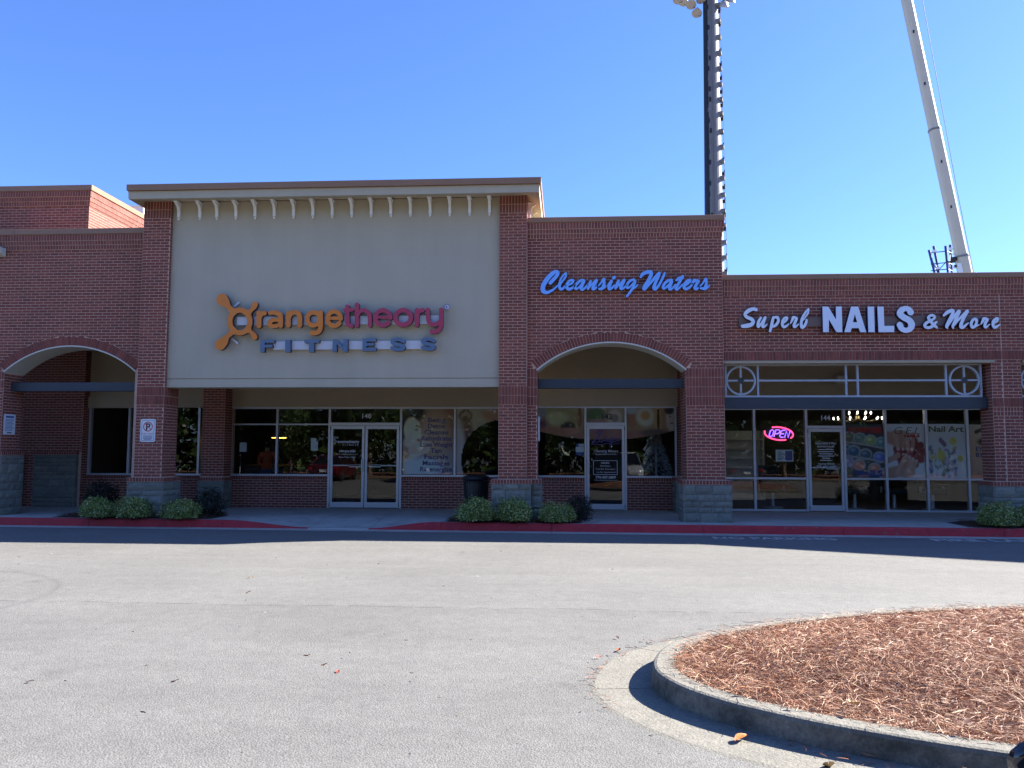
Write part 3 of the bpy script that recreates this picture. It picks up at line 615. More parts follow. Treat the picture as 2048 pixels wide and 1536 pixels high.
# ================================================================ 4. nail salon storefront
nai = thing('nail_salon_storefront','low brick storefront with white grille band and wide nail salon windows','storefront',(6.3,.3,.15)); nai['world'] = 1
BK = Bricks('nails'); X0, X1, WY = 3.40, 14.2, .3
wall = MB().prism([(X0,3.63),(9.05,3.63),(9.05,.15),(9.66,.15),(9.66,3.63),(13.2,3.63),(13.2,.15),(X1,.15),(X1,5.40),(X0,5.40)],WY,WY+.55).build('wall', M['mortar'], nai)
BK.bond(wall,(X0,WY,0),0,0,9.27-X0,3.835,5.06,shift=1); BK.bond(wall,(9.28,WY,0),0,0,1.7,3.835,5.06)
BK.soldier(wall,(X0,WY,0),0,0,5.87,3.63,3.835,.012); BK.soldier(wall,(9.28,WY,0),0,0,1.7,3.63,3.835,.012)
for a, b in ((9.05,9.27),(9.28,9.66)):
    BK.bond(wall,(a,WY,0),0,0,b-a,1.055,2.43); BK.soldier(wall,(a,WY,0),0,0,b-a,2.43,2.53); BK.soldier(wall,(a,WY,0),0,0,b-a,2.53,2.62); BK.soldier(wall,(a,WY,0),0,0,b-a,2.62,2.82,.012); BK.bond(wall,(a,WY,0),0,0,b-a,2.82,3.63)
BK.bond(wall,(9.05,WY+.55,0),R(-90),0,.55,1.055,3.63,cand=False)
corbel(BK,nai,X0,11.2,WY,5.40); coping(nai,X0+.005,14.2,WY-.085,WY+.65,5.40,5.512,5.2)
stone_base(nai,8.94,9.77,.2,.9,.15,.95,41,'flr',True,BK)
for (a, b) in ((3.405,9.0),(9.70,13.2)): bevel(MB().box(a-.0,b+.12,WY-.03,WY+.5,3.565,3.628).build('lintel', M['stucco_tan'], nai),.012)
def grille(gx0, gx1, bars):
    y = .5; gr = MB()
    gr.box(gx0,gx1,y,y+.05,2.845,2.885).box(gx0,gx1,y,y+.05,3.54,3.565)
    o = gr.build('grille', M['grille'], nai)
    for x in bars: MB().box(x-.02,x+.02,y,y+.05,2.885,3.54).build('upright', M['grille'], o)
    for cx_, L in ((gx0+.345,1),(gx1-.365,-1)):
        n = 40; t = MB()
        for i in range(n):
            for rr, yy in ((.325,y-.006),(.285,y-.006),(.285,y+.056),(.325,y+.056)): t.v.append((cx_+rr*math.cos(2*math.pi*i/n),yy,3.213+rr*math.sin(2*math.pi*i/n)))
        for i in range(n):
            for e in range(4): t.f.append((i*4+e,i*4+(e+1)%4,((i+1)%n)*4+(e+1)%4,((i+1)%n)*4+e))
        t.build('ring', M['grille'], o)
        MB().box(cx_-.29,cx_+.29,y+.004,y+.046,3.193,3.233).box(cx_-.02,cx_+.02,y+.006,y+.044,2.92,3.192).box(cx_-.02,cx_+.02,y+.006,y+.044,3.234,3.50).build('cross_bars', M['grille'], o)
        dm = MB().prism([(cx_,3.213-.07),(cx_+.07,3.213),(cx_,3.213+.07),(cx_-.07,3.213)],y-.012,y+.0).build('diamond', M['steel'], o)
    segs = [gx0+.69]+[b for b in bars if gx0+.72 < b < gx1-.8]+[gx1-.74]
    for a, b in zip(segs[:-1],segs[1:]): MB().box(a+.02,b-.02,y+.002,y+.048,3.193,3.233).build('mid_rail', M['grille'], o)
grille(3.485,8.945,[3.485+.02,4.20,6.09,6.335,8.20,8.925]); grille(9.72,13.1,[9.74,10.42,12.4])
for a, b in ((3.42,9.03),(9.68,13.2)): MB().box(a,b,.48,.68,2.60,2.84).build('beam', M['steel'], nai)
MB().box(3.4,14.2,.86,3.9,4.5,4.6).build('soffit', M['ceil'], nai); MB().box(3.45,12.5,3.72,3.95,2.80,4.5).build('upper_wall', M['stucco_tan'], nai)
MB().box(X0,14.2,3.95,13,4.5,4.7).box(X0,14.2,13,13.2,.15,4.7).build('roof', M['dark'], nai)
VX = [3.52,4.79,6.10,7.05,8.075,9.08,10.09,11.1]
for x in VX: bar(nai,x,x+.06,.16,2.80)
for a, b in zip(VX[:-1],VX[1:]):
    isd = a == 6.10
    bar(nai,a+.06,b,2.745,2.80,3.752,.1,'head_rail')
    if not isd:
        bar(nai,a+.06,b,.16,.21,3.752,.1,'sill_rail'); bar(nai,a+.06,b,.965,1.015,3.752,.1,'mid_rail'); pane(nai,a+.055,b+.005,.205,.97); pane(nai,a+.055,b+.005,1.01,2.75)
bar(nai,6.16,7.05,2.27,2.335,3.752,.1,'door_head'); pane(nai,6.15,7.06,2.33,2.75)
dn = door(nai,6.17,7.04,.175,2.262,handle=1)
text('144',.17,(6.62,3.797,2.48),M['decal'],nai,bold=.003)
for t_, sz, zz, wd in (('Superb NAILS & More',.08,1.86,.52),('BUSINESS HOURS',.055,1.785,.42),('WALK-INS WELCOME',.05,1.345,.42),('770-487-4487',.085,1.262,.5)):
    text(t_,sz,(6.61,yl,zz),M['decal'],dn,width=wd,bold=.001)
for k, hw in enumerate((.2,.21,.17,.2,.1,.15)): MB().box(6.61-hw,6.61+hw,yl,yl+.001,1.72-.055*k,1.737-.055*k).build('print_line', M['decal'], dn)
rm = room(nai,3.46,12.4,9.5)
o = MB().box(5.36,5.80,3.808,3.8095,1.42,1.72).build('paper_notice', M['paper'], nai)
for k in range(7): MB().box(5.41,5.52+.04*(k%3),3.8068,3.8078,1.66-.033*k,1.672-.033*k).build('print_line', M['ink'], o)
o = MB().box(5.6,5.78,3.8068,3.8078,1.45,1.69).build('print_block', M['purple'], o)
BK.finish()
sp_ = thing('wall_speaker','small tan box speaker on the wall behind the grille','speaker',(6.95,3.5,3.38)); bevel(MB().box(-.14,.14,-.12,.12,0,.22).build('cabinet', M['stucco'], sp_),.02); MB().box(-.02,.02,.12,.22,.08,.14).build('bracket', M['alu'], sp_); MB().box(-.12,.12,-.127,-.121,.02,.2).build('grille_cloth', M['trim'], sp_)
# added block, out of view at right; gable shaped to throw the long shadow
gab = thing('shadow_gable_block','unseen gabled brick block beyond the right edge, shaped to cast the long shadow','building',(18,.5,0)); gab['world'] = 1
MB().prism([(10.6,5.2),(26,5.2),(26,11.9),(20.3,9.7),(10.6,5.88)],.42,.85).build('gable_wall', M['brick'], gab)
MB().box(14.25,26,.4,13,.15,5.2).build('wall', M['brick'], gab)

# ================================================================ channel-letter signs
def spline(pts, step):
    """Catmull-Rom through (x,z,r)"""
    P = [np.array(q,float) for q in pts]
    if len(P) == 2: P = [P[0],P[0]*.5+P[1]*.5,P[1]]
    closed = np.allclose(P[0][:2],P[-1][:2]); out = []
    for i in range(len(P)-1):
        p0 = P[i-1] if i else (P[-2] if closed else 2*P[0]-P[1]); p1, p2 = P[i], P[i+1]; p3 = P[i+2] if i+2 < len(P) else (P[1] if closed else 2*P[-1]-P[-2])
        n = max(2,int(np.linalg.norm((p2-p1)[:2])/step))
        for k in range(n):
            t = k/n; out.append(.5*(2*p1+(p2-p0)*t+(2*p0-5*p1+4*p2-p3)*t*t+(3*p1-p0-3*p2+p3)*t**3))
    out.append(P[-1]); return np.array(out)
def contours(F, xs, zs):
    """iso lines F=0 by marching squares -> closed loops"""
    ins = F < 0; E = {}; nz, nx = F.shape
    def cut(a, b):
        (j0,i0),(j1,i1) = a,b; f0, f1 = F[j0,i0], F[j1,i1]; t = f0/(f0-f1); return (xs[i0]+(xs[i1]-xs[i0])*t, zs[j0]+(zs[j1]-zs[j0])*t)
    nxt = {}; pos = {}
    cells = np.argwhere((ins[:-1,:-1]|ins[1:,:-1]|ins[:-1,1:]|ins[1:,1:]) & ~(ins[:-1,:-1]&ins[1:,:-1]&ins[:-1,1:]&ins[1:,1:]))
    for j, i in cells:
        c = [(j,i),(j,i+1),(j+1,i+1),(j+1,i)]; e = []
        for k in range(4):
            a, b = c[k], c[(k+1)%4]
            if ins[a] != ins[b]:
                key = (min(a,b),max(a,b)); pos.setdefault(key, cut(a,b)); e.append((key, ins[a]))
        outs = [k for k, ia in e if ia]; inn = [k for k, ia in e if not ia]
        if len(outs) == 1: nxt[outs[0]] = inn[0]
        elif len(outs) == 2:
            ks = [k for k, _ in e]
            for o_ in outs: nxt[o_] = ks[(ks.index(o_)+1) % 4]
    loops = []; seen = set()
    for s in list(nxt):
        if s in seen: continue
        L = []; k = s
        while k in nxt and k not in seen: seen.add(k); L.append(pos[k]); k = nxt[k]
        if len(L) > 6: loops.append(L)
    return loops
def glyph_mesh(d, name, depth):
    if 'p' in d: polys = [[tuple(q) for q in p_] for p_ in d['p']]
    else:
        allp = np.vstack([np.array(s) for s in d['s']]); pad = allp[:,2].max()+.03
        x0, x1, z0, z1 = allp[:,0].min()-pad, allp[:,0].max()+pad, allp[:,1].min()-pad, allp[:,1].max()+pad; h = max(.0045,max(x1-x0,z1-z0)/130)
        xs, zs = np.arange(x0,x1+h,h), np.arange(z0,z1+h,h); X, Z = np.meshgrid(xs,zs); F = None; k = d.get('k',0)
        for s in d['s']:
            q = spline(s, h*1.2); f = np.full(X.shape, 9.)
            for px, pz, pr in q: f = np.minimum(f, np.hypot(X-px,Z-pz)-pr)
            if F is None: F = f
            elif k: hh = np.clip(.5+.5*(F-f)/k,0,1); F = F*(1-hh)+f*hh-k*hh*(1-hh)
            else: F = np.minimum(F,f)
        polys = contours(F,xs,zs)
    cx, cz_ = polys[0][0]; me = curve_mesh(name, [[(a-cx,b-cz_) for a,b in p_] for p_ in polys], depth/2)
    return me, cx, cz_
M['s_orange'] = mat('orange_acrylic', (.68,.19,.006), .35, noise=(3,.06)); M['s_magenta'] = mat('magenta_acrylic', (.42,.035,.075), .35, noise=(2.5,.08)); M['s_slate'] = mat('slate_acrylic', (.105,.155,.235), .4)
M['s_blue'] = mat('blue_acrylic', (.20,.44,.95), .35, noise=(2,.04)); M['s_white'] = mat('white_acrylic', (.72,.79,.90), .35, noise=(2,.03)); M['s_edge'] = mat('navy_return', (.012,.018,.07), .35); M['s_edged'] = mat('dark_return', (.05,.03,.035), .4)
def sign(key, t, yface, depth, face, edge):
    for d in GL[key]:
        nm = 'emblem' if d['c'] == 'splat' else 'letter'; me, x, z = glyph_mesh(d, nm, depth)
        fm = {'o':M['s_orange'],'m':M['s_magenta'],'b':M['s_slate']}.get(d.get('m'), face); me.materials.clear(); me.materials.append(edge); me.materials.append(fm)
        nz = np.empty(len(me.polygons)*3,dtype=np.float32); me.polygons.foreach_get('normal',nz); me.polygons.foreach_set('material_index', (nz.reshape(-1,3)[:,2] > .7).astype(np.int32)); me.polygons.foreach_set('use_smooth',[False]*len(me.polygons))
        o = obj(nm, me, None, t, (x,yface+depth/2,z)); o.rotation_euler = (R(90),0,0)
GL = {}
GL['water']=[{"c":"C","s":[[[-.34,5.327,.039],[-.269,5.404,.039],[-.203,5.48,.039],[-.176,5.542,.037],[-.198,5.578,.033],[-.269,5.553,.042],[-.381,5.446,.05],[-.467,5.323,.05],[-.504,5.221,.048],[-.492,5.149,.048],[-.426,5.115,.037],[-.34,5.139,.029],[-.249,5.198,.021],[-.178,5.269,.017]]]},{"c":"l","s":[[[-.147,5.3,.023],[-.119,5.392,.021],[-.066,5.484,.019],[-.005,5.545,.017]],[[.007,5.545,.017],[.003,5.499,.021],[-.024,5.432,.023],[-.074,5.361,.019],[-.119,5.304,.025],[-.142,5.248,.031],[-.117,5.188,.031],[-.062,5.201,.027],[-.006,5.267,.019]]]},{"c":"e","s":[[[.035,5.277,.023],[.116,5.305,.025],[.16,5.363,.027],[.136,5.387,.025],[.075,5.364,.027],[.025,5.288,.033],[.03,5.205,.035],[.085,5.186,.033],[.156,5.225,.025],[.196,5.276,.019]]]},{"c":"a","s":[[[.394,5.371,.029],[.338,5.377,.029],[.257,5.321,.031],[.201,5.25,.031],[.216,5.191,.029],[.272,5.213,.023],[.338,5.279,.027],[.389,5.346,.031],[.353,5.254,.029],[.331,5.192,.031],[.363,5.169,.025],[.418,5.212,.023],[.479,5.283,.019]]]},{"c":"n","s":[[[.538,5.349,.029],[.494,5.252,.029],[.481,5.191,.029]],[[.499,5.211,.019],[.58,5.297,.021],[.663,5.374,.029],[.651,5.328,.031],[.602,5.251,.031],[.588,5.185,.033],[.63,5.191,.027],[.691,5.25,.021]]]},{"c":"s","s":[[[.691,5.24,.021],[.756,5.306,.019],[.822,5.403,.025],[.832,5.351,.029],[.823,5.269,.033],[.783,5.193,.035],[.73,5.183,.027]],[[.811,5.198,.025],[.882,5.248,.019]]]},{"c":"i","s":[[[1.039,5.421,.035],[1.059,5.439,.031]],[[.892,5.238,.019],[.952,5.309,.023],[.995,5.36,.027],[.957,5.268,.031],[.937,5.188,.033],[.982,5.188,.027],[1.053,5.257,.021]]]},{"c":"n","s":[[[1.144,5.353,.029],[1.098,5.256,.029],[1.079,5.19,.027]],[[1.113,5.226,.021],[1.193,5.305,.023],[1.264,5.372,.029],[1.244,5.311,.031],[1.195,5.225,.035],[1.204,5.174,.025],[1.263,5.204,.023],[1.323,5.264,.019]]]},{"c":"g","s":[[[1.477,5.384,.025],[1.397,5.354,.027],[1.331,5.275,.029],[1.331,5.203,.027],[1.381,5.215,.021],[1.457,5.294,.021],[1.507,5.35,.025],[1.466,5.232,.025],[1.395,5.11,.027],[1.324,5.017,.023]],[[1.435,5.161,.017],[1.506,5.212,.019],[1.556,5.267,.015]]]},{"c":"W","s":[[[1.623,5.435,.023],[1.669,5.501,.035],[1.749,5.536,.039],[1.834,5.544,.042],[1.846,5.482,.039],[1.779,5.342,.037],[1.708,5.222,.042],[1.7,5.171,.035],[1.781,5.239,.023],[1.877,5.356,.031],[1.978,5.47,.033],[2.029,5.525,.027],[2.008,5.452,.031],[1.942,5.309,.033],[1.907,5.208,.037],[1.93,5.169,.037],[1.997,5.227,.027],[2.067,5.349,.027],[2.118,5.461,.027],[2.144,5.527,.017]]]},{"c":"a","s":[[[2.286,5.357,.031],[2.216,5.352,.031],[2.138,5.285,.031],[2.103,5.216,.029],[2.119,5.177,.027],[2.175,5.207,.023],[2.245,5.274,.025],[2.291,5.334,.031],[2.265,5.255,.031],[2.241,5.176,.033],[2.274,5.16,.025],[2.324,5.204,.021],[2.374,5.264,.019]]]},{"c":"t","s":[[[2.526,5.444,.029],[2.465,5.335,.031],[2.406,5.233,.029],[2.376,5.175,.029],[2.405,5.155,.025],[2.463,5.202,.021],[2.523,5.263,.019]],[[2.388,5.354,.021],[2.436,5.394,.031],[2.516,5.414,.031],[2.54,5.403,.015]]]},{"c":"e","s":[[[2.558,5.227,.019],[2.613,5.262,.023],[2.685,5.33,.025],[2.682,5.363,.023],[2.614,5.336,.027],[2.558,5.252,.033],[2.56,5.183,.033],[2.611,5.167,.031],[2.682,5.21,.025],[2.732,5.271,.021]]]},{"c":"r","s":[[[2.732,5.281,.025],[2.775,5.347,.035],[2.812,5.339,.035],[2.862,5.334,.029],[2.813,5.25,.031],[2.783,5.179,.031],[2.82,5.16,.027],[2.88,5.208,.019]]]},{"c":"s","s":[[[2.88,5.208,.021],[2.955,5.284,.019],[3.021,5.38,.027],[3.032,5.298,.027],[3.019,5.227,.033],[2.98,5.169,.035],[2.914,5.178,.025]],[[2.998,5.158,.027],[3.058,5.196,.021],[3.103,5.242,.012]]]}]
GL['nails']=[{"c":"S","s":[[[4.101,4.721,.037],[4.036,4.736,.037],[3.942,4.698,.041],[3.87,4.626,.035],[3.902,4.561,.035],[3.994,4.517,.039],[4.038,4.459,.037],[3.992,4.394,.043],[3.898,4.369,.045],[3.809,4.36,.037]]]},{"c":"u","s":[[[4.201,4.544,.024],[4.152,4.458,.03],[4.136,4.372,.031],[4.152,4.346,.024],[4.207,4.419,.02],[4.294,4.548,.026],[4.256,4.438,.028],[4.236,4.354,.031],[4.271,4.346,.022],[4.333,4.404,.01]]]},{"c":"p","s":[[[4.473,4.55,.026],[4.452,4.494,.031],[4.421,4.36,.03],[4.392,4.251,.028]],[[4.481,4.545,.024],[4.546,4.549,.03],[4.573,4.494,.03],[4.553,4.427,.03],[4.495,4.365,.03],[4.448,4.351,.024]]]},{"c":"e","s":[[[4.664,4.416,.018],[4.731,4.473,.022],[4.758,4.531,.024],[4.723,4.545,.022],[4.67,4.483,.03],[4.654,4.397,.031],[4.681,4.342,.031],[4.737,4.358,.024],[4.79,4.406,.012]]]},{"c":"r","s":[[[4.827,4.415,.012],[4.871,4.501,.028],[4.891,4.547,.028],[4.955,4.524,.028],[4.935,4.462,.03],[4.9,4.376,.03],[4.913,4.335,.026],[4.96,4.366,.02],[4.999,4.404,.01]]]},{"c":"b","s":[[[5.216,4.728,.016],[5.154,4.66,.022],[5.076,4.528,.026],[5.054,4.414,.031],[5.064,4.329,.033],[5.118,4.356,.03],[5.157,4.432,.028],[5.168,4.485,.024]],[[5.22,4.719,.014],[5.199,4.633,.018],[5.141,4.547,.016],[5.093,4.48,.014]]]},{"c":"N","p":[[[5.509,4.776],[5.632,4.775],[5.787,4.49],[5.791,4.774],[5.915,4.773],[5.912,4.217],[5.787,4.218],[5.637,4.499],[5.629,4.219],[5.508,4.22]]]},{"c":"A","p":[[[6.111,4.771],[6.26,4.77],[6.413,4.214],[6.282,4.215],[6.257,4.302],[6.109,4.303],[6.084,4.216],[5.953,4.217]],[[6.184,4.604],[6.228,4.431],[6.138,4.432]]]},{"c":"I","p":[[[6.456,4.768],[6.591,4.767],[6.588,4.213],[6.454,4.214]]]},{"c":"L","p":[[[6.66,4.767],[6.791,4.766],[6.792,4.349],[6.998,4.348],[6.993,4.211],[6.666,4.213]]]},{"c":"S","s":[[[7.348,4.638,.066],[7.315,4.696,.059],[7.239,4.72,.055],[7.156,4.678,.063],[7.133,4.602,.07],[7.207,4.526,.066],[7.311,4.464,.068],[7.359,4.368,.07],[7.32,4.279,.059],[7.238,4.25,.055],[7.153,4.286,.059],[7.115,4.365,.066]]]},{"c":"&","s":[[[7.876,4.309,.026],[7.806,4.376,.033],[7.737,4.471,.031],[7.712,4.523,.028],[7.759,4.563,.026],[7.822,4.563,.026],[7.841,4.518,.024],[7.782,4.466,.026],[7.68,4.413,.031],[7.63,4.358,.03],[7.658,4.313,.03],[7.731,4.307,.031],[7.805,4.348,.03],[7.853,4.404,.026],[7.881,4.428,.018]]]},{"c":"M","s":[[[8.032,4.564,.022],[8.107,4.628,.037],[8.208,4.67,.035],[8.225,4.627,.033],[8.167,4.506,.033],[8.089,4.346,.035],[8.09,4.298,.022]],[[8.114,4.355,.022],[8.23,4.524,.028],[8.353,4.654,.033],[8.288,4.496,.033],[8.215,4.345,.03],[8.213,4.293,.018]],[[8.241,4.354,.018],[8.356,4.495,.024],[8.521,4.655,.031],[8.447,4.523,.033],[8.389,4.391,.035],[8.38,4.317,.037],[8.421,4.308,.03],[8.486,4.362,.022],[8.538,4.404,.01]]]},{"c":"o","s":[[[8.672,4.486,.026],[8.616,4.446,.03],[8.59,4.371,.03],[8.61,4.306,.031],[8.666,4.332,.028],[8.698,4.398,.028],[8.701,4.464,.028],[8.672,4.486,.026]],[[8.684,4.332,.024],[8.753,4.36,.01]]]},{"c":"r","s":[[[8.789,4.369,.012],[8.833,4.445,.028],[8.855,4.49,.03],[8.924,4.472,.028],[8.887,4.406,.03],[8.866,4.331,.028],[8.892,4.305,.024],[8.97,4.368,.01]]]},{"c":"e","s":[[[9.038,4.387,.018],[9.112,4.424,.022],[9.142,4.488,.022],[9.106,4.494,.022],[9.049,4.434,.03],[9.037,4.358,.03],[9.061,4.303,.03],[9.116,4.32,.024],[9.181,4.367,.01]]]}]
GL['fit']=[{"c":"splat","s":[[[-7.008,4.505,.059],[-7.014,4.436,.059],[-7.037,4.373,.059],[-7.075,4.319,.059],[-7.124,4.28,.059],[-7.182,4.257,.059],[-7.244,4.253,.059],[-7.305,4.267,.059],[-7.361,4.299,.059],[-7.408,4.347,.059],[-7.442,4.406,.059],[-7.461,4.473,.059],[-7.463,4.543,.059],[-7.449,4.609,.059],[-7.418,4.668,.059],[-7.374,4.716,.059],[-7.32,4.747,.059],[-7.26,4.761,.059],[-7.197,4.756,.059],[-7.138,4.732,.059],[-7.086,4.691,.059],[-7.045,4.637,.059],[-7.019,4.573,.059],[-7.008,4.505,.059]],[[-7.658,5.007,.13],[-7.596,4.947,.106],[-7.524,4.866,.062],[-7.459,4.793,.059],[-7.396,4.725,.074]],[[-7.665,3.99,.121],[-7.597,4.056,.103],[-7.525,4.155,.059],[-7.455,4.225,.056],[-7.382,4.293,.074]],[[-6.905,4.882,.065],[-6.922,4.833,.059],[-6.962,4.781,.044],[-7.021,4.722,.053]],[[-6.896,4.157,.068],[-6.915,4.204,.056],[-6.969,4.261,.041],[-7.023,4.305,.056]]],"m":"o","k":.035},{"c":"r","s":[[[-6.807,4.684,.055],[-6.799,4.41,.055]],[[-6.807,4.691,.055],[-6.799,4.41,.055]],[[-6.789,4.587,.044],[-6.742,4.673,.05],[-6.678,4.69,.05]]],"m":"o"},{"c":"a","s":[[[-6.553,4.694,.044],[-6.444,4.7,.05],[-6.33,4.651,.053],[-6.31,4.569,.053],[-6.306,4.407,.05]],[[-6.327,4.532,.044],[-6.476,4.538,.047],[-6.57,4.468,.05],[-6.502,4.401,.047],[-6.383,4.405,.041],[-6.318,4.466,.041]]],"m":"o"},{"c":"n","s":[[[-6.14,4.686,.053],[-6.133,4.412,.053]],[[-6.127,4.583,.044],[-6.063,4.685,.05],[-5.951,4.696,.053],[-5.882,4.61,.053],[-5.877,4.41,.053]]],"m":"o"},{"c":"g","s":[[[-5.428,4.553,.05],[-5.436,4.501,.05],[-5.463,4.456,.05],[-5.503,4.424,.05],[-5.553,4.41,.05],[-5.604,4.415,.05],[-5.651,4.439,.05],[-5.687,4.478,.05],[-5.707,4.528,.05],[-5.708,4.581,.05],[-5.691,4.63,.05],[-5.657,4.669,.05],[-5.611,4.693,.05],[-5.559,4.697,.05],[-5.509,4.682,.05],[-5.467,4.65,.05],[-5.439,4.605,.05],[-5.428,4.553,.05]],[[-5.415,4.695,.053],[-5.408,4.372,.053],[-5.458,4.262,.053],[-5.547,4.237,.05],[-5.606,4.244,.05]]],"m":"o"},{"c":"e","s":[[[-4.959,4.552,.05],[-4.968,4.604,.05],[-4.992,4.65,.05],[-5.029,4.686,.05],[-5.074,4.707,.05],[-5.122,4.712,.05],[-5.169,4.699,.05],[-5.21,4.671,.05],[-5.239,4.63,.05],[-5.253,4.581,.05],[-5.252,4.528,.05],[-5.235,4.479,.05],[-5.205,4.437,.05],[-5.163,4.408,.05],[-5.116,4.395,.05],[-5.067,4.399,.05],[-5.023,4.42,.05],[-4.988,4.455,.05]],[[-5.228,4.564,.038],[-4.97,4.562,.041]]],"m":"o"},{"c":"t","s":[[[-4.815,4.82,.049],[-4.808,4.494,.049],[-4.785,4.419,.049],[-4.709,4.387,.041]],[[-4.874,4.746,.037],[-4.707,4.745,.037]]],"m":"m"},{"c":"h","s":[[[-4.605,4.862,.049],[-4.596,4.397,.048]],[[-4.591,4.628,.038],[-4.518,4.716,.044],[-4.416,4.729,.046],[-4.326,4.653,.046],[-4.307,4.531,.046],[-4.305,4.395,.046]]],"m":"m"},{"c":"e","s":[[[-3.852,4.566,.049],[-3.862,4.619,.049],[-3.889,4.667,.049],[-3.929,4.704,.049],[-3.979,4.727,.049],[-4.033,4.732,.049],[-4.085,4.72,.049],[-4.131,4.691,.049],[-4.164,4.649,.049],[-4.182,4.598,.049],[-4.182,4.544,.049],[-4.165,4.493,.049],[-4.132,4.449,.049],[-4.086,4.418,.049],[-4.034,4.403,.049],[-3.98,4.405,.049],[-3.93,4.425,.049],[-3.889,4.46,.049]],[[-4.175,4.578,.033],[-3.855,4.575,.036]]],"m":"m"},{"c":"o","s":[[[-3.396,4.568,.051],[-3.404,4.515,.051],[-3.43,4.468,.051],[-3.471,4.432,.051],[-3.522,4.411,.051],[-3.578,4.407,.051],[-3.633,4.421,.051],[-3.68,4.45,.051],[-3.715,4.493,.051],[-3.734,4.543,.051],[-3.735,4.597,.051],[-3.718,4.647,.051],[-3.684,4.689,.051],[-3.637,4.718,.051],[-3.583,4.731,.051],[-3.527,4.726,.051],[-3.475,4.704,.051],[-3.433,4.668,.051],[-3.406,4.621,.051],[-3.396,4.568,.051]]],"m":"m"},{"c":"r","s":[[[-3.266,4.729,.048],[-3.261,4.402,.048]],[[-3.253,4.618,.038],[-3.207,4.702,.044],[-3.133,4.729,.046]]],"m":"m"},{"c":"y","s":[[[-3.022,4.738,.046],[-3.012,4.522,.046],[-2.954,4.427,.046],[-2.846,4.41,.046],[-2.742,4.479,.041]],[[-2.731,4.736,.046],[-2.728,4.398,.046],[-2.784,4.278,.048],[-2.871,4.251,.046],[-2.932,4.252,.046]]],"m":"m"},{"c":"F","p":[[[-6.755,4.086],[-6.441,4.084],[-6.44,4.025],[-6.656,4.026],[-6.655,3.982],[-6.483,3.981],[-6.482,3.923],[-6.653,3.923],[-6.657,3.813],[-6.754,3.814]]],"m":"b"},{"c":"I","p":[[[-6.196,4.09],[-6.08,4.089],[-6.073,3.815],[-6.189,3.816]]],"m":"b"},{"c":"T","p":[[[-5.765,4.088],[-5.425,4.086],[-5.431,4.02],[-5.544,4.02],[-5.54,3.813],[-5.655,3.813],[-5.66,4.021],[-5.764,4.022]]],"m":"b"},{"c":"N","p":[[[-5.126,4.096],[-5.051,4.095],[-4.891,3.925],[-4.894,4.098],[-4.792,4.098],[-4.793,3.817],[-4.875,3.817],[-5.035,3.993],[-5.032,3.818],[-5.127,3.818]]],"m":"b"},{"c":"E","p":[[[-4.459,4.112],[-4.16,4.11],[-4.159,4.04],[-4.369,4.041],[-4.368,4.01],[-4.206,4.009],[-4.204,3.949],[-4.367,3.95],[-4.367,3.906],[-4.156,3.905],[-4.155,3.83],[-4.46,3.831]]],"m":"b"},{"c":"S","s":[[[-3.549,4.037,.036],[-3.611,4.074,.038],[-3.705,4.084,.038],[-3.786,4.057,.041],[-3.785,4.007,.041],[-3.677,3.97,.041],[-3.568,3.935,.041],[-3.561,3.885,.041],[-3.662,3.863,.038],[-3.756,3.872,.038],[-3.811,3.896,.033]]],"m":"b"},{"c":"S","s":[[[-2.876,4.044,.036],[-2.937,4.081,.038],[-3.031,4.091,.038],[-3.111,4.064,.041],[-3.111,4.014,.041],[-3.003,3.978,.041],[-2.895,3.942,.041],[-2.887,3.892,.041],[-2.988,3.87,.038],[-3.082,3.88,.038],[-3.136,3.903,.033]]],"m":"b"}]
t = thing('fitness_sign','orange and magenta channel-letter fitness sign with splat emblem on stucco fascia','sign',(-5.2,.1,4.4)); t['world'] = 1
sign('fit', t, -.1, .11, M['s_orange'], M['s_edged'])
MB().box(-7.35,-2.70,.012,.1,4.44,4.63).build('raceway', M['race'], t); MB().box(-6.5,-2.86,.012,.1,3.885,4.07).build('raceway', M['race'], t)
for x, z, a in ((-7.44,4.86,-40),(-7.44,4.13,40)):
    o = MB().box(-.16,.16,.03,.097,-.02,.02).build('strut', M['race'], t, (x,0,z)); o.rotation_euler = (0,R(a),0)
n = 24; rm_ = MB(); rm_.poly([(-2.615+.06*math.cos(2*math.pi*i/n),-.012,4.812+.06*math.sin(2*math.pi*i/n)) for i in range(n)]+[(-2.615+.06*math.cos(2*math.pi*i/n),.1,4.812+.06*math.sin(2*math.pi*i/n)) for i in range(n)],[tuple(range(n))]+[((i+1)%n,i,n+i,n+(i+1)%n) for i in range(n)])
o = rm_.build('trade_mark', M['race'], t); text('R',.075,(-2.617,-.014,4.785),M['purple'],o,bold=.003)
MB().tube([(-2.615+.055*math.cos(2*math.pi*i/n),-.014,4.812+.055*math.sin(2*math.pi*i/n)) for i in range(n+1)],.006,5).build('rim',M['purple'],o)
t = thing('spa_sign','blue cursive channel-letter sign on the brick wall above the arch','sign',(1.3,.15,5.3)); t['world'] = 1
sign('water', t, .0, .09, M['s_blue'], M['s_edge']); MB().box(-.3,3.0,.09,.143,5.2,5.3).build('raceway', M['racebrown'], t)
t = thing('nail_salon_sign','pale blue-white nail salon channel letters on brown raceway','sign',(6.4,.3,4.5)); t['world'] = 1
sign('nails', t, .12, .11, M['s_white'], M['s_edge']); MB().box(3.76,8.86,.232,.29,4.36,4.56).build('raceway', M['racebrown'], t)

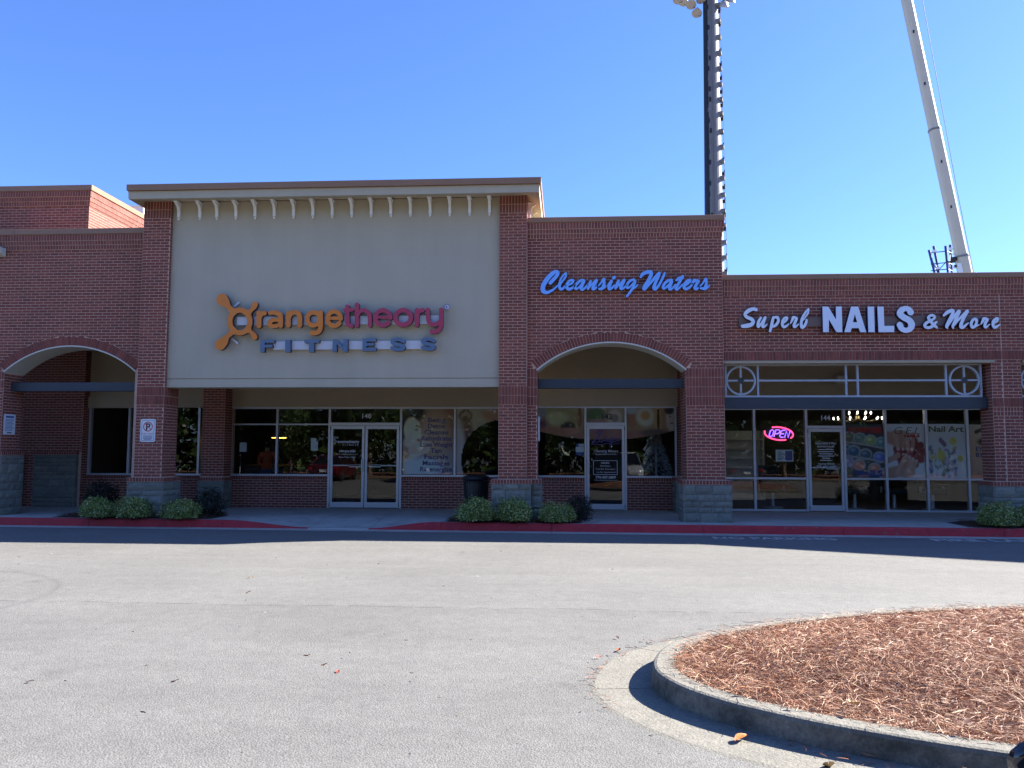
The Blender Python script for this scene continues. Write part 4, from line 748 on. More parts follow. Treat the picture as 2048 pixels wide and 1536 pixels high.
# ---- OPEN neon
t = thing('neon_open_sign','glowing purple OPEN neon sign with pink oval in the nail salon window','neon sign',(5.47,3.88,2.14)); t['world'] = 1
NE = mat('violet_neon', (.2,.1,.5), .4, emit=((.22,.09,1.0),1.1)); NP = mat('pink_neon', (.5,.05,.15), .4, emit=((1.0,.05,.16),1.0))
def el(a0,a1,rx,rz,sl=0,n=22): return [(5.47+rx*math.cos(R(a0+(a1-a0)*i/n)),3.88,2.135+rz*math.sin(R(a0+(a1-a0)*i/n))-sl*rx*math.cos(R(a0+(a1-a0)*i/n))) for i in range(n+1)]
MB().tube(el(118,-35,.36,.165,.08),.018,8).build('tube', NP, t); MB().tube(el(165,300,.36,.165,.08),.018,8).build('tube', NP, t)
def nb(x, pts, dz): return [(x+a+.3*b,3.87,2.04+dz+b) for a, b in pts]
O_ = [(.02,.03),(.02,.15),(.06,.18),(.11,.15),(.11,.03),(.07,0),(.02,.03)]; P_ = [(0,0),(0,.18),(.08,.18),(.11,.15),(.11,.11),(.07,.08),(0,.08)]; E_ = [(.1,.18),(.03,.18),(0,.15),(0,.03),(.03,0),(.1,0)]; E2 = [(0,.09),(.09,.09)]; N_ = [(0,0),(0,.18),(.09,0),(.09,.18)]
for x, ls, dz in ((5.19,[O_],.015),(5.34,[P_],.01),(5.48,[E_,E2],-.0),(5.61,[N_],-.01)):
    q = MB()
    for l_ in ls:
        q.tube(nb(x,l_,dz),.0145,8)
    q.build('letter', NE, t)
MB().box(5.1,5.84,3.905,3.91,1.99,2.28).build('backing', M['black'], t)

# ================================================================ printed window graphics (flat prints behind the glass)
class Paint:
    def __init__(s, nx, nz, base):
        s.U, s.V = np.meshgrid(np.linspace(0,1,nx),np.linspace(0,1,nz)); s.c = np.zeros((nz,nx,3)); s.c[:] = lin(base); s.nx, s.nz = nx, nz
    def el(s, u, v, a, b, col, soft=.15, rot=0, al=1):
        c_, s_ = math.cos(R(rot)), math.sin(R(rot)); du, dv = s.U-u, s.V-v; x = (du*c_+dv*s_)/a; y = (-du*s_+dv*c_)/b; d = np.sqrt(x*x+y*y)
        k = np.clip((1-d)/soft+.5,0,1)*al; s.c = s.c*(1-k[...,None])+np.array(lin(col))*k[...,None]; return s
    def line(s, pts, r, col, soft=.4, al=1):
        q = spline([(a,b,r) for a,b in pts],.02); d = np.full(s.U.shape,9.)
        for a,b,_ in q: d = np.minimum(d,np.hypot(s.U-a,s.V-b))
        k = np.clip((1-d/r)/soft+.5,0,1)*al; s.c = s.c*(1-k[...,None])+np.array(lin(col))*k[...,None]; return s
    def grad(s, c0, c1, horiz=False):
        t_ = (s.U if horiz else s.V)[...,None]; s.c = np.array(lin(c0))*(1-t_)+np.array(lin(c1))*t_; return s
    def mottle(s, amt, n, seed=1):
        r = np.random.default_rng(seed)
        for _ in range(n): s.el(r.random(),r.random(),r.uniform(.03,.12),r.uniform(.03,.1),tuple(r.integers(60,230,3)),.6,r.uniform(0,180),amt)
        return s
    def build(s, bld, x0, x1, z0, z1, y=3.815, mask=None, name='window_graphic'):
        s.c = np.clip((s.c*.78+.22*s.c.mean(axis=2,keepdims=True))*1.55,0,.88)
        V = np.stack([x0+(x1-x0)*s.U, np.full(s.U.shape,y), z0+(z1-z0)*s.V],-1).reshape(-1,3); i = np.arange(s.nx*s.nz).reshape(s.nz,s.nx)
        F = np.stack([i[:-1,:-1],i[:-1,1:],i[1:,1:],i[1:,:-1]],-1).reshape(-1,4)
        if mask is not None: k = mask(s.U,s.V); kk = (k[:-1,:-1]&k[:-1,1:]&k[1:,1:]&k[1:,:-1]).ravel(); F = F[kk]
        me = np_mesh(name,V,F,M['print']); at = me.attributes.new('Col','FLOAT_COLOR','POINT')
        at.data.foreach_set('color', np.concatenate([s.c.reshape(-1,3),np.ones((s.nx*s.nz,1))],1).astype(np.float32).ravel()); return obj(name,me,None,bld)
# spa picture panels
p_ = Paint(60,76,(150,120,95)).grad((165,150,150),(120,75,60)); p_.el(.9,.8,.35,.35,(150,80,60),.8).el(.6,.6,.3,.4,(190,150,120),.8).el(.12,.95,.3,.16,(45,30,28),.3).el(.0,.72,.14,.22,(45,30,28),.3).el(.19,.66,.17,.21,(232,196,172),.2,12).el(.17,.5,.15,.1,(225,186,162),.4).el(.36,.585,.035,.03,(232,196,172),.4).el(.27,.68,.035,.014,(70,45,42),.4).el(.3,.735,.06,.012,(80,55,50),.5,-12).el(.31,.52,.035,.018,(175,80,80),.4).el(.23,.58,.06,.05,(238,190,170),.7)
p_.line([(.1,.0),(.13,.22),(.3,.36),(.46,.42)],.085,(226,190,168)).line([(.16,.36),(.34,.38),(.52,.46)],.05,(214,174,150)).line([(.3,.42),(.42,.5)],.025,(226,190,168)).el(.42,.1,.34,.15,(185,198,225),.5).el(.0,.3,.12,.07,(190,125,90),.5)
o = p_.build(fit,-4.31,-2.97,1.05,2.765)
for k, t_ in enumerate(('Being','Detox','Cleanse','Rehydrate','Lose Weight','Tan','Facials','Massages','Re-energize')):
    text(t_,.17,(-3.42,3.811,2.42-.162*k),M['purple'],o,bold=.004,width=min(.85,.082*len(t_)+.06))
p_ = Paint(60,64,(165,140,120)); p_.el(.15,.6,.12,.3,(120,60,45),.5).el(.15,.86,.04,.04,(110,55,45),.3).line([(.12,.8),(.05,.9),(.13,.98)],.02,(120,60,50)).line([(.18,.8),(.25,.9),(.17,.98)],.02,(120,60,50)).el(.65,.9,.25,.1,(175,110,85),.6).el(.5,.55,.2,.1,(85,65,60),.5).el(.85,.75,.2,.14,(190,165,150),.6).el(.04,.4,.1,.4,(190,170,165),.6)
p_.build(fit,-2.89,-1.26,1.05,2.765,mask=lambda U,V: np.hypot((U-.72)*1.63,(V-.22)*1.71) > 1.02)
def arcmask(x0, x1, z0, z1):
    return lambda U,V: (z0+(z1-z0)*V) > 1.95+.075*((x0+(x1-x0)*U)-1.0)**2
def spa_print(x0, x1, z1, fn):
    z0 = 1.93; p_ = Paint(64,44,(150,120,90)); fn(p_); p_.build(spa,x0,x1,z0,z1,mask=arcmask(x0,x1,z0,z1))
spa_print(-.93,.47,2.785,lambda q: q.grad((150,85,75),(150,140,80)).el(.12,.55,.2,.4,(110,60,80),.5).el(.15,.85,.15,.2,(130,130,135),.6).el(.5,.7,.2,.2,(165,160,110),.6).el(.7,.42,.14,.17,(45,32,30),.3).el(.72,.3,.2,.1,(175,110,85),.5).el(.3,.28,.4,.14,(150,85,65),.6).el(.92,.7,.04,.28,(140,70,45),.3).el(.92,.95,.03,.05,(130,65,45),.3))
spa_print(.53,1.51,2.785,lambda q: q.grad((140,95,85),(150,125,105)).el(.25,.8,.25,.25,(80,105,60),.6).el(.3,.45,.3,.2,(180,110,130),.6).el(.75,.7,.2,.25,(185,165,150),.5).el(.75,.7,.1,.12,(130,115,110),.5).el(.55,.2,.5,.2,(150,90,90),.6))
spa_print(1.57,2.79,2.785,lambda q: q.grad((150,110,80),(170,125,60)).el(.12,.75,.13,.35,(165,95,60),.4).el(.1,.98,.14,.16,(160,160,165),.4).el(.4,.75,.2,.3,(190,180,150),.4).el(.4,.78,.1,.14,(190,130,50),.5).el(.66,.7,.08,.4,(190,140,50),.6).el(.67,.62,.03,.3,(50,30,20),.3).el(.67,.92,.022,.05,(50,30,20),.3).el(.95,.7,.12,.4,(195,165,148),.3).el(.9,.95,.1,.14,(60,40,35),.4).el(.92,.74,.02,.02,(60,40,40),.3).el(.95,.55,.04,.025,(170,90,85),.4).el(.2,.15,.3,.2,(150,85,70),.6).el(.6,.25,.3,.12,(100,70,60),.6))
# nail posters
def pots(q):
    q.grad((70,62,62),(60,60,66))
    for u, v, c in ((.1,.76,(110,100,70)),(.38,.74,(95,120,112)),(.66,.70,(140,165,90)),(.95,.66,(90,135,135)),(.02,.52,(60,80,130)),(.22,.5,(60,90,120)),(.52,.44,(70,90,105)),(.88,.38,(80,100,190)),(.05,.3,(150,130,160)),(.34,.24,(200,110,80)),(.74,.17,(190,110,80)),(1,.08,(180,120,100))):
        q.el(u,v,.17,.11,(150,160,165),.15).el(u,v-.01,.145,.09,c,.25).el(u-.03,v+.02,.06,.03,tuple(min(255,x+45) for x in c),.8)
    for z in (.62,.36): q.line([(-.05,z+.05),(.5,z),(1.05,z-.08)],.018,(150,150,150))
p_ = Paint(56,72,(70,60,60)); pots(p_); o = p_.build(nai,7.115,8.07,1.02,2.37); text('POWDER',.19,(7.62,3.811,2.16),M['red'],o,bold=.012,width=.86); text('NAILS',.2,(7.68,3.811,1.06),M['blue'],o,bold=.012,width=.66)
p_ = Paint(56,72,(205,208,212))
for k in range(11): p_.el(.60+.30*math.cos(k*.571),.47+.16*math.sin(k*.571),.15,.10,[(150,28,44),(128,18,34)][k%2],.3,k*33)
p_.el(.60,.47,.33,.18,(140,24,40),.4)
for k in range(9): p_.el(.6+.15*math.cos(k*1.3),.47+.08*math.sin(k*1.3),.11,.035,[(176,52,66),(100,10,24)][k%2],.5,k*47)
p_.el(.08,.74,.34,.11,(176,124,100),.4,-22).el(.34,.80,.3,.09,(184,132,108),.4)
for k in range(4): p_.line([(.22+.16*k,.80),(.27+.145*k,.68),(.30+.125*k,.55)],.05,[(190,140,116),(176,126,102)][k%2],.3).el(.305+.125*k,.535,.032,.03,(214,160,156),.3)
p_.el(.15,.10,.45,.11,(180,128,104),.35,10).el(.5,.10,.24,.10,(184,132,108),.4)
for k in range(4): p_.line([(.26+.13*k,.10),(.36+.12*k,.24),(.50+.09*k,.40-.035*k)],.05,[(194,144,120),(178,128,104)][k%2],.3).el(.505+.09*k,.415-.035*k,.032,.03,(216,162,158),.3)
p_.line([(-.05,.3),(.1,.34),(.3,.42)],.055,(186,134,110),.3)
o = p_.build(nai,8.14,9.075,1.02,2.385); text('GEL',.26,(8.63,3.811,2.13),M['ink'],o,shear=.25,bold=-.004,width=.62,spacing=1.4); text('NAILS',.09,(8.77,3.811,2.05),M['red'],o,bold=.006,width=.38)
p_ = Paint(56,72,(205,212,214)); r_n = np.random.default_rng(5)
for k in range(60): p_.el(r_n.uniform(.05,.75),r_n.uniform(.02,.55),r_n.uniform(.03,.08),r_n.uniform(.015,.05),[(140,110,160),(190,160,175),(120,110,90),(175,150,60),(110,125,100),(90,85,130)][k%6],.5,r_n.uniform(0,180),.8)
for u, v, a in ((.35,.42,.12),(.85,.36,.08),(.68,.68,.1),(.12,.38,.05)): p_.el(u,v,a,a*.75,(200,185,50),.5)
p_.line([(.35,.7),(.45,.62)],.05,(130,90,120))
o = p_.build(nai,9.145,10.085,1.02,2.385); text('Nail Art',.2,(9.61,3.811,2.19),mat('olive_print',(.22,.20,.06),.6),o,bold=.006,width=.86)
p_ = Paint(40,60,(205,165,130)); p_.grad((190,120,80),(215,175,140)).line([(.2,.86),(.5,.93),(.9,.88)],.035,(90,60,40)).el(.55,.68,.32,.09,(60,40,35),.4).el(.55,.66,.2,.05,(150,140,130),.4).el(.2,.3,.3,.2,(215,150,110),.8)
o = p_.build(nai,10.16,11.09,1.02,2.37); text('EYE',.16,(10.45,3.811,1.70),M['purple'],o,bold=.004); text('BYE',.16,(10.45,3.811,1.55),M['purple'],o,bold=.004)

# ================================================================ inside the shops
LB = mat('lamp_bulb', (1,.95,.85), .3, emit=((1,.93,.82),4)); LD = mat('downlight_lens', (1,.95,.85), .3, emit=((1,.9,.75),3)); LY_ = mat('pendant_lens', (1,.7,.2), .3, emit=((1,.55,.08),3))
ch = thing('chandelier','crystal chandelier with many small lit bulbs behind the nail salon transom','chandelier',(8.05,5.6,2.62)); M['brass'] = mat('brass',(.5,.38,.18),.3,.8)
MB().tube([(0,0,.63),(0,0,-.05)],.012,6).lathe([(.02,-.1),(.07,-.05),(.05,.05),(.02,.1)],10).build('stem', M['brass'], ch)
for k in range(20):
    a = 2*math.pi*k/20; rr = .62 if k % 2 else .36; z = -.02 if k % 2 else .13
    arm = MB().tube([(0,0,-.03),(rr*.5*math.cos(a),rr*.5*math.sin(a),-.1),(rr*math.cos(a),rr*math.sin(a),z-.05)],.009,5).build('arm', M['brass'], ch)
    MB().lathe([(.004,-.035),(.016,-.015),(.02,.008),(.008,.035)],8,(rr*math.cos(a),rr*math.sin(a),z)).build('bulb', LB, arm)
for i, (x, y) in enumerate(((4.3,5.0),(4.75,6.6),(5.3,5.0),(5.9,6.8),(8.7,5.2),(9.2,6.8),(9.9,5.2),(10.9,6.0),(6.4,8.2),(8.3,8.4))):
    o = thing('downlight','round lit downlight recessed in the nail salon ceiling','downlight',(x,y,3.235),group='nail salon downlights'); MB().lathe([(.1,-.006),(.1,.012)],16).build('trim_ring', M['white'], o); MB().lathe([(.075,-.012),(.075,-.007)],16).build('lens', LD, o)
o = thing('pendant_lamp','dark pendant lamp with glowing amber underside behind the gym window','lamp',(-8.6,6.5,2.05)); MB().lathe([(.24,0),(.22,.04),(.06,.14),(.03,.2)],18).tube([(0,0,.2),(0,0,1.2)],.01,6).build('shade', M['black'], o); MB().lathe([(.21,-.012),(.21,-.002)],18).build('lens', LY_, o)
xt = thing('white_christmas_tree','white artificial Christmas tree inside the spa window','Christmas tree',(2.42,4.75,.153))
V = []; F = []
for k in range(2600):
    z = rng.random()**.8*1.75; rr = (1.9-z)*.36*(.35+.65*rng.random()**.5); a = rng.random()*6.283; L = .07; d = np.array([math.cos(a)*.8+rng.normal()*.3,math.sin(a)*.8+rng.normal()*.3,-.25+rng.normal()*.25]); d /= np.linalg.norm(d); p0 = np.array([rr*math.cos(a),rr*math.sin(a),.25+z]); s_ = np.cross(d,rng.normal(size=3)); s_ = s_/np.linalg.norm(s_)*.009
    b = len(V); V += [p0-s_,p0+s_,p0+d*L+s_*.5,p0+d*L-s_*.5]; F.append((b,b+1,b+2,b+3))
me = np_mesh('branches',np.array(V),np.array(F),ramp_mat('white_tinsel',[(.35,.38,.42),(.6,.63,.66),(.75,.77,.8)],.5)); obj('branches',me,None,xt); MB().lathe([(.05,0),(.04,.3),(.02,1.9)],8).build('trunk', M['white'], xt); MB().lathe([(.22,0),(.22,.03),(.04,.06)],12).build('stand', M['black'], xt)
for k in range(9): a = k*2.4; z = .45+.15*k; rr = (1.9-z)*.34; MB().lathe([(.003,-.02),(.016,-.012),(.02,0),(.016,.012),(.003,.02)],8,(rr*math.cos(a),rr*math.sin(a)*.7-.1,z)).build('bauble', M['white'] if k % 3 == 0 else M['s_blue'], xt)
def salon_chair(x, y, rz, lb):
    c = thing('salon_chair',lb,'chair',(x,y,.153),rz,'salon chairs'); bk = M['black']
    bevel(MB().box(-.28,.28,-.28,.28,.42,.56).build('seat', bk, c),.04); bevel(MB().xprism([(.2,.5),(.3,.5),(.42,1.15),(.32,1.17)],-.27,.27).build('backrest', bk, c),.03)
    for s in (-1,1): bevel(MB().box(s*.31-.04,s*.31+.04,-.22,.26,.62,.68).build('armrest', bk, c),.015); MB().box(s*.31-.02,s*.31+.02,-.02,.06,.45,.62).build('arm_post', M['alu'], c)
    MB().lathe([(.27,0),(.27,.03),(.05,.05),(.04,.42)],16).build('base', M['alu'], c)
salon_chair(7.6,4.7,.1,'black salon chair below the powder poster'); salon_chair(8.6,4.65,-.1,'black salon chair below the gel poster'); salon_chair(9.6,4.7,.15,'black salon chair below the floral poster'); salon_chair(5.6,5.2,2.6,'black salon chair left of the salon door')
o = thing('product_shelf','white wall shelf of small bottles deep inside the nail salon','shelf',(5.2,9.3,.153)); MB().box(-1.1,1.1,-.25,.1,0,.05).box(-1.1,-1.05,-.25,.1,.05,2.2).box(1.05,1.1,-.25,.1,.05,2.2).box(-1.05,1.05,.06,.1,.05,2.2).build('case', M['white'], o)
for k in range(6): MB().box(-1.05,1.05,-.25,.06,.4+.3*k,.43+.3*k).build('board', M['white'], o)
o = thing('reception_desk','dark reception desk inside the gym','desk',(-8.2,6.4,.153)); bevel(MB().box(-1.3,1.3,-.3,.3,0,1.02).build('counter_body', M['black'], o),.01); bevel(MB().box(-1.35,1.35,-.38,.38,1.03,1.08).build('counter_top', M['dark'], o),.01)

# a person at the desk, back turned: orange shirt, jeans
def figure(t):
    J = {'pel':(0,0,.95,.135),'sp':(0,.0,1.12,.125),'ch':(0,.03,1.33,.145),'nk':(0,.05,1.50,.06),'hd0':(0,.07,1.57,.075),'hd1':(0,.08,1.68,.098),'hd2':(0,.07,1.76,.07)}
    Ed = [('pel','sp'),('sp','ch'),('ch','nk'),('nk','hd0'),('hd0','hd1'),('hd1','hd2')]
    for s_, k in ((-1,'l'),(1,'r')):
        J.update({k+'sh':(s_*.19,.03,1.42,.068),k+'el':(s_*.25,.10,1.15,.045),k+'wr':(s_*.19,.34,1.10,.028),k+'pm':(s_*.185,.40,1.10,.026),k+'hp':(s_*.10,0,.90,.095),k+'kn':(s_*.11,.03,.50,.062),k+'an':(s_*.12,-.01,.10,.042),k+'ft':(s_*.13,.14,.045,.038)})
        Ed += [('ch',k+'sh'),(k+'sh',k+'el'),(k+'el',k+'wr'),(k+'wr',k+'pm'),('pel',k+'hp'),(k+'hp',k+'kn'),(k+'kn',k+'an'),(k+'an',k+'ft')]
        for f in range(5):
            dx = (f-2)*.017; L = (.05,.075,.082,.076,.06)[f]; J[k+'f%da'%f] = (s_*.185+dx,.43,1.098,.0095); J[k+'f%db'%f] = (s_*.185+dx*1.15,.43+L,1.085,.008); Ed += [(k+'pm',k+'f%da'%f),(k+'f%da'%f,k+'f%db'%f)]
    ks = list(J); me = bpy.data.meshes.new('body'); me.from_pydata([J[k][:3] for k in ks],[(ks.index(a),ks.index(b)) for a,b in Ed],[])
    bm = bmesh.new(); bm.from_mesh(me); sl = bm.verts.layers.skin.verify(); bm.verts.ensure_lookup_table()
    for i, k in enumerate(ks): bm.verts[i][sl].radius = (J[k][3],J[k][3]*.8 if k in ('ch','sp','pel') else J[k][3]); bm.verts[i][sl].use_root = k == 'pel'
    bm.to_mesh(me); bm.free(); m_ = bpy.data.materials.new('clothing'); m_.use_nodes = True; n = m_.node_tree.nodes; l = m_.node_tree.links
    tc = n.new('ShaderNodeTexCoord'); sp = n.new('ShaderNodeSeparateXYZ'); rp = n.new('ShaderNodeValToRGB'); rp.color_ramp.interpolation = 'CONSTANT'; dv = n.new('ShaderNodeMath'); dv.operation = 'DIVIDE'; dv.inputs[1].default_value = 2
    e = rp.color_ramp.elements; e[0].position = 0; e[0].color = (.03,.03,.03,1); e[1].position = .04; e[1].color = (.07,.11,.19,1)
    for p0, c in ((.485,(.45,.09,.03,1)),(.745,(.45,.27,.19,1))): q = e.new(p0); q.color = c
    l.new(tc.outputs['Object'],sp.inputs[0]); l.new(sp.outputs[2],dv.inputs[0]); l.new(dv.outputs[0],rp.inputs[0]); l.new(rp.outputs[0],n['Principled BSDF'].inputs['Base Color']); n['Principled BSDF'].inputs['Roughness'].default_value = .85
    o = obj('body',me,m_,t); o.modifiers.new('skin','SKIN').use_smooth_shade = True; sb = o.modifiers.new('sub','SUBSURF'); sb.levels = 2; sb.render_levels = 2
    MB().lathe([(.02,.125),(.07,.105),(.108,.05),(.112,-.02),(.095,-.09),(.05,-.11)],16,(0,.05,1.70)).build('hair', mat('dark_hair',(.03,.018,.012),.6), t, smooth=True)
figure(thing('person','person in orange shirt and jeans standing inside the left gym window','person',(-8.55,5.4,.153),.3))

# ================================================================ small things on the walls and walk
sg = thing('no_parking_sign','white no-parking fire lane sign with red circle on the brick pier','sign',(-9.285,-.012,1.83))
def rrect(w_, h, r, n=5): return [(x*(w_/2-r)+r*math.cos(a), h/2+z*(h/2-r)+r*math.sin(a)) for x, z, a0 in ((1,1,0),(-1,1,90),(-1,-1,180),(1,-1,270)) for a in [R(a0+90*k/n) for k in range(n+1)]]
MB().prism(rrect(.345,.51,.04),-.012,-.002).build('plate', M['signwhite'], sg)
def ringbox(w_, h, r, t_, y0):
    a, b = rrect(w_,h,r), [(x,z+t_) for x,z in rrect(w_-2*t_,h-2*t_,r)]; n = len(a); return MB().poly([(x,y0,z) for x,z in a]+[(x,y0,z) for x,z in b],[(i,(i+1)%n,n+(i+1)%n,n+i) for i in range(n)])
M['bluegrey'] = mat('border_blue',(.06,.09,.2),.5); ringbox(.29,.455,.03,.008,-.0135).build('border', M['bluegrey'], sg, (0,0,.027))
text('P',.21,(-.0,-.0135,.265),M['ink'],sg,bold=.006)
n = 30; c_ = MB().poly([(.11*math.cos(2*math.pi*i/n),-.0145,.34+.11*math.sin(2*math.pi*i/n)) for i in range(n)]+[(.09*math.cos(2*math.pi*i/n),-.0145,.34+.09*math.sin(2*math.pi*i/n)) for i in range(n)],[(i,(i+1)%n,n+(i+1)%n,n+i) for i in range(n)])
c_.poly([(-.072,-.0148,.40),(-.06,-.0148,.412),(.072,-.0148,.28),(.06,-.0148,.268)],[(0,3,2,1)]); c_.build('prohibition_ring', M['red'], sg)
text('FIRE LANE',.05,(0,-.0135,.165),M['red'],sg,width=.24)
for k, hw in enumerate((.11,.105,.11,.085)): MB().box(-hw,hw,-.0142,-.0132,.125-.026*k,.138-.026*k).build('print_line', M['bluegrey'], sg)
sg = thing('notice_sign','small white notice sign with lines of print on the pier at left edge','sign',(-12.912,.55,2.0)); sg.rotation_euler = (0,0,R(90)); MB().box(-.2,.2,-.01,-.001,0,.47).build('plate', M['signwhite'], sg)
MB().box(-.14,.14,-.0118,-.0105,.385,.43).build('print_heading', M['blue'], sg)
for k in range(9): MB().box(-.15,.15-.03*(k%3),-.0118,-.0105,.34-.031*k,.352-.031*k).build('print_line', M['blue'], sg)
MB().box(-.08,.08,-.0118,-.0105,.03,.055).build('print_line', M['ink'], sg)
bn = thing('trash_can','black slatted metal trash can beside the brick pier','trash can',(-2.06,1.1,.152))
for k in range(30):
    a = 2*math.pi*k/30; r0, r1 = .25, .29; q = MB(); c0, s0 = math.cos(a), math.sin(a); tx, ty = -s0*.018, c0*.018
    q.poly([(r0*c0-tx,r0*s0-ty,.06),(r0*c0+tx,r0*s0+ty,.06),(r1*c0+tx,r1*s0+ty,.82),(r1*c0-tx,r1*s0-ty,.82),(r0*c0*.97-tx,r0*s0*.97-ty,.06),(r0*c0*.97+tx,r0*s0*.97+ty,.06),(r1*c0*.97+tx,r1*s0*.97+ty,.82),(r1*c0*.97-tx,r1*s0*.97-ty,.82)],[(0,1,2,3),(5,4,7,6),(1,5,6,2),(4,0,3,7)]).build('slat', M['black'], bn)
MB().lathe([(.235,.02),(.24,.05),(.285,.8),(.27,.8),(.2,.05)],24).build('liner', M['ink'], bn)
for z, rr in ((.03,.262),(.80,.302)): MB().tube([(rr*math.cos(2*math.pi*i/28),rr*math.sin(2*math.pi*i/28),z+.01) for i in range(29)],.014,6).build('hoop', M['black'], bn)
MB().lathe([(.31,.84),(.33,.87),(.30,.92),(.20,.96),(.16,.95),(.16,.90),(.28,.86)],28).build('rim_lid', M['black'], bn)

# ---- plants
def leaf_cloud(name, n, rx, ry, rz_, size, seed, flat=.0, shell=.55, m=None):
    r = np.random.default_rng(seed); d = r.normal(size=(n,3)); d /= np.linalg.norm(d,axis=1)[:,None]
    bump = 1+.10*np.sin(d[:,0]*5+seed)+.09*np.cos(d[:,1]*6+d[:,2]*4+seed*2); rad = (shell+(1-shell)*r.random(n)**.5)*bump*(1+r.normal(size=n)*.05+(r.random(n) > .94)*r.random(n)*.22)
    P = d*rad[:,None]*np.array([rx,ry,rz_]); P[:,2] = np.where(P[:,2] < -flat*rz_, -flat*rz_*r.random(n), P[:,2])
    nrm = d+r.normal(size=(n,3))*.75; nrm /= np.linalg.norm(nrm,axis=1)[:,None]; u = np.cross(nrm,r.normal(size=(n,3))); u /= np.linalg.norm(u,axis=1)[:,None]; v = np.cross(nrm,u); s = size*(.6+.8*r.random(n))[:,None]
    V = np.stack([P-u*s*.9, P+v*s*.45+u*s*.05, P+u*s*1.1, P-v*s*.45+u*s*.05],1).reshape(-1,3); F = np.arange(4*n).reshape(n,4); return np_mesh(name,V,F,m)
LG = ramp_mat('variegated_leaf',[(.06,.095,.02),(.125,.18,.035),(.21,.28,.055),(.33,.38,.11),(.58,.58,.30)],.5,transl=.18); DK = ramp_mat('dark_leaf',[(.008,.011,.007),(.014,.018,.01),(.024,.022,.014)],.5)
lgm = [leaf_cloud('foliage',5200,.44,.40,.36,.022,40+i,.35,.45,LG) for i in range(3)]; dkm = [leaf_cloud('foliage',3200,.36,.34,.42,.026,60+i,.6,.4,DK) for i in range(2)]
for me in lgm+dkm: me.name = 'foliage'
sh = [(-10.12,-.26,.98,'rounded light-green shrub at the left end of the left bed'),(-9.30,-.30,.96,'rounded light-green shrub in the middle of the left bed'),(-8.26,-.30,1.0,'rounded light-green shrub right of the no-parking pier'),(-1.88,-.36,1.08,'rounded light-green shrub in front of the trash can'),(-1.10,-.34,1.0,'rounded light-green shrub before the middle brick pier'),(-.22,-.30,.98,'rounded light-green shrub nearest the spa door'),(8.62,-.42,1.06,'rounded light-green shrub below the right end of the salon windows'),(9.42,-.36,1.0,'light-green shrub cut by the right edge of the picture')]
def stems(t, h, n=7):
    m_ = MB()
    for k in range(n): a = 2*math.pi*k/n; m_.tube([(.03*math.cos(a),.03*math.sin(a),0),(.16*math.cos(a),.16*math.sin(a),h)],[.01,.005],5)
    m_.build('stem', M['mulch'], t)
for i, (x, y, s, lb) in enumerate(sh):
    t = thing('light_shrub',lb,'shrub',(x,y-.17,.14),i*1.3,'light green shrubs along the kerb'); t.scale = (s*(.98+.07*math.sin(i*3.3)),s*.95,s*(.86+.08*math.sin(i*2.1))); o = obj('foliage',lgm[i%3],None,t,(0,0,.22)); stems(t,.25)
for i, (x, y, s, lb) in enumerate([(-10.75,.75,1.25,'dark leafless-looking shrub behind the left shrub bed'),(-7.95,.25,1.05,'dark shrub at the right end of the left bed'),(.28,-.12,.92,'dark shrub beside the spa door')]):
    t = thing('dark_shrub',lb,'shrub',(x,y,.16),i,'dark shrubs in the beds'); t.scale = (s*.88,s*.88,s*.86); obj('foliage',dkm[i%2],None,t,(0,0,.3)); stems(t,.35)
def bed(x0, x1, y1, xr=None):
    nx, ny = int((x1-x0)/.12), 9; s = MB()
    for i in range(nx+1):
        for j in range(ny+1):
            x = x0+(x1-x0)*i/nx; ya = yk(x)+.16; y = ya+(y1-ya)*j/ny; e = min(1,min(i,nx-i)/3,min(j,ny-j)/2); sk = (y-ya)*.35
            s.v.append((x+sk*(1 if i < nx/2 else -1)*.6,y,.151+.045*e+.012*random.random()*e))
    for i in range(nx):
        for j in range(ny): q = i*(ny+1)+j; s.f.append((q,q+ny+1,q+ny+2,q+1))
    return s
for k, (x0, x1, y1) in enumerate(((-11.5,-7.55,1.2),(-2.7,.45,.9),(7.9,12.5,.9))):
    o = bed(x0,x1,y1).build('planting_bed', M['mulch'], kind='structure', smooth=True)

# ================================================================ beyond the roofs
M['galv'] = mat('galvanised', (.20,.195,.19), .6, .1, noise=(1.2,.08)); M['cable'] = mat('black_cable', (.015,.017,.022), .5); M['crane'] = mat('crane_cream', (.60,.53,.40), .45, noise=(.5,.06)); M['lampgrey'] = mat('lamp_housing', (.45,.42,.38), .4, .3)
mp = thing('monopole_mast','tall grey steel mast with cables, step pegs and floodlights behind the roofs','mast',(7.52,24,0))
MB().tube([(0,0,0),(0,0,13.7),(.02,0,25.2)],[.56,.46,.375],28).build('pole', M['galv'], mp)
for a_deg in range(-16,14,7):
    a = R(-140+a_deg); MB().tube([(.50*math.cos(a),.50*math.sin(a),8),(.475*math.cos(a),.475*math.sin(a),13.7),(.40*math.cos(a),.40*math.sin(a),25)],.03,6).build('cable', M['cable'], mp)
MB().tube([(-.08,-.50,8),(-.06,-.40,25)],.022,6).tube([(-.03,-.50,8),(-.01,-.40,25)],.012,6).build('conduit', M['galv'], mp)
for k in range(15):
    z = 10.2+1.05*k; rr = .53-.010*(z-8)
    MB().tube([(rr*math.cos(R(t)),rr*math.sin(R(t)),z) for t in range(-150,-85,13)],.014,5).build('cable_clamp', M['galv'], mp)
for k in range(22):
    z = 10.0+.72*k; rr = .505-.0085*(z-8); a = R(2); MB().box(rr-.06,rr+.12,-.12,-.02,z,z+.16).box(rr+.09,rr+.13,-.13,.0,z+.16,z+.26).build('step_peg', M['cable'], mp)
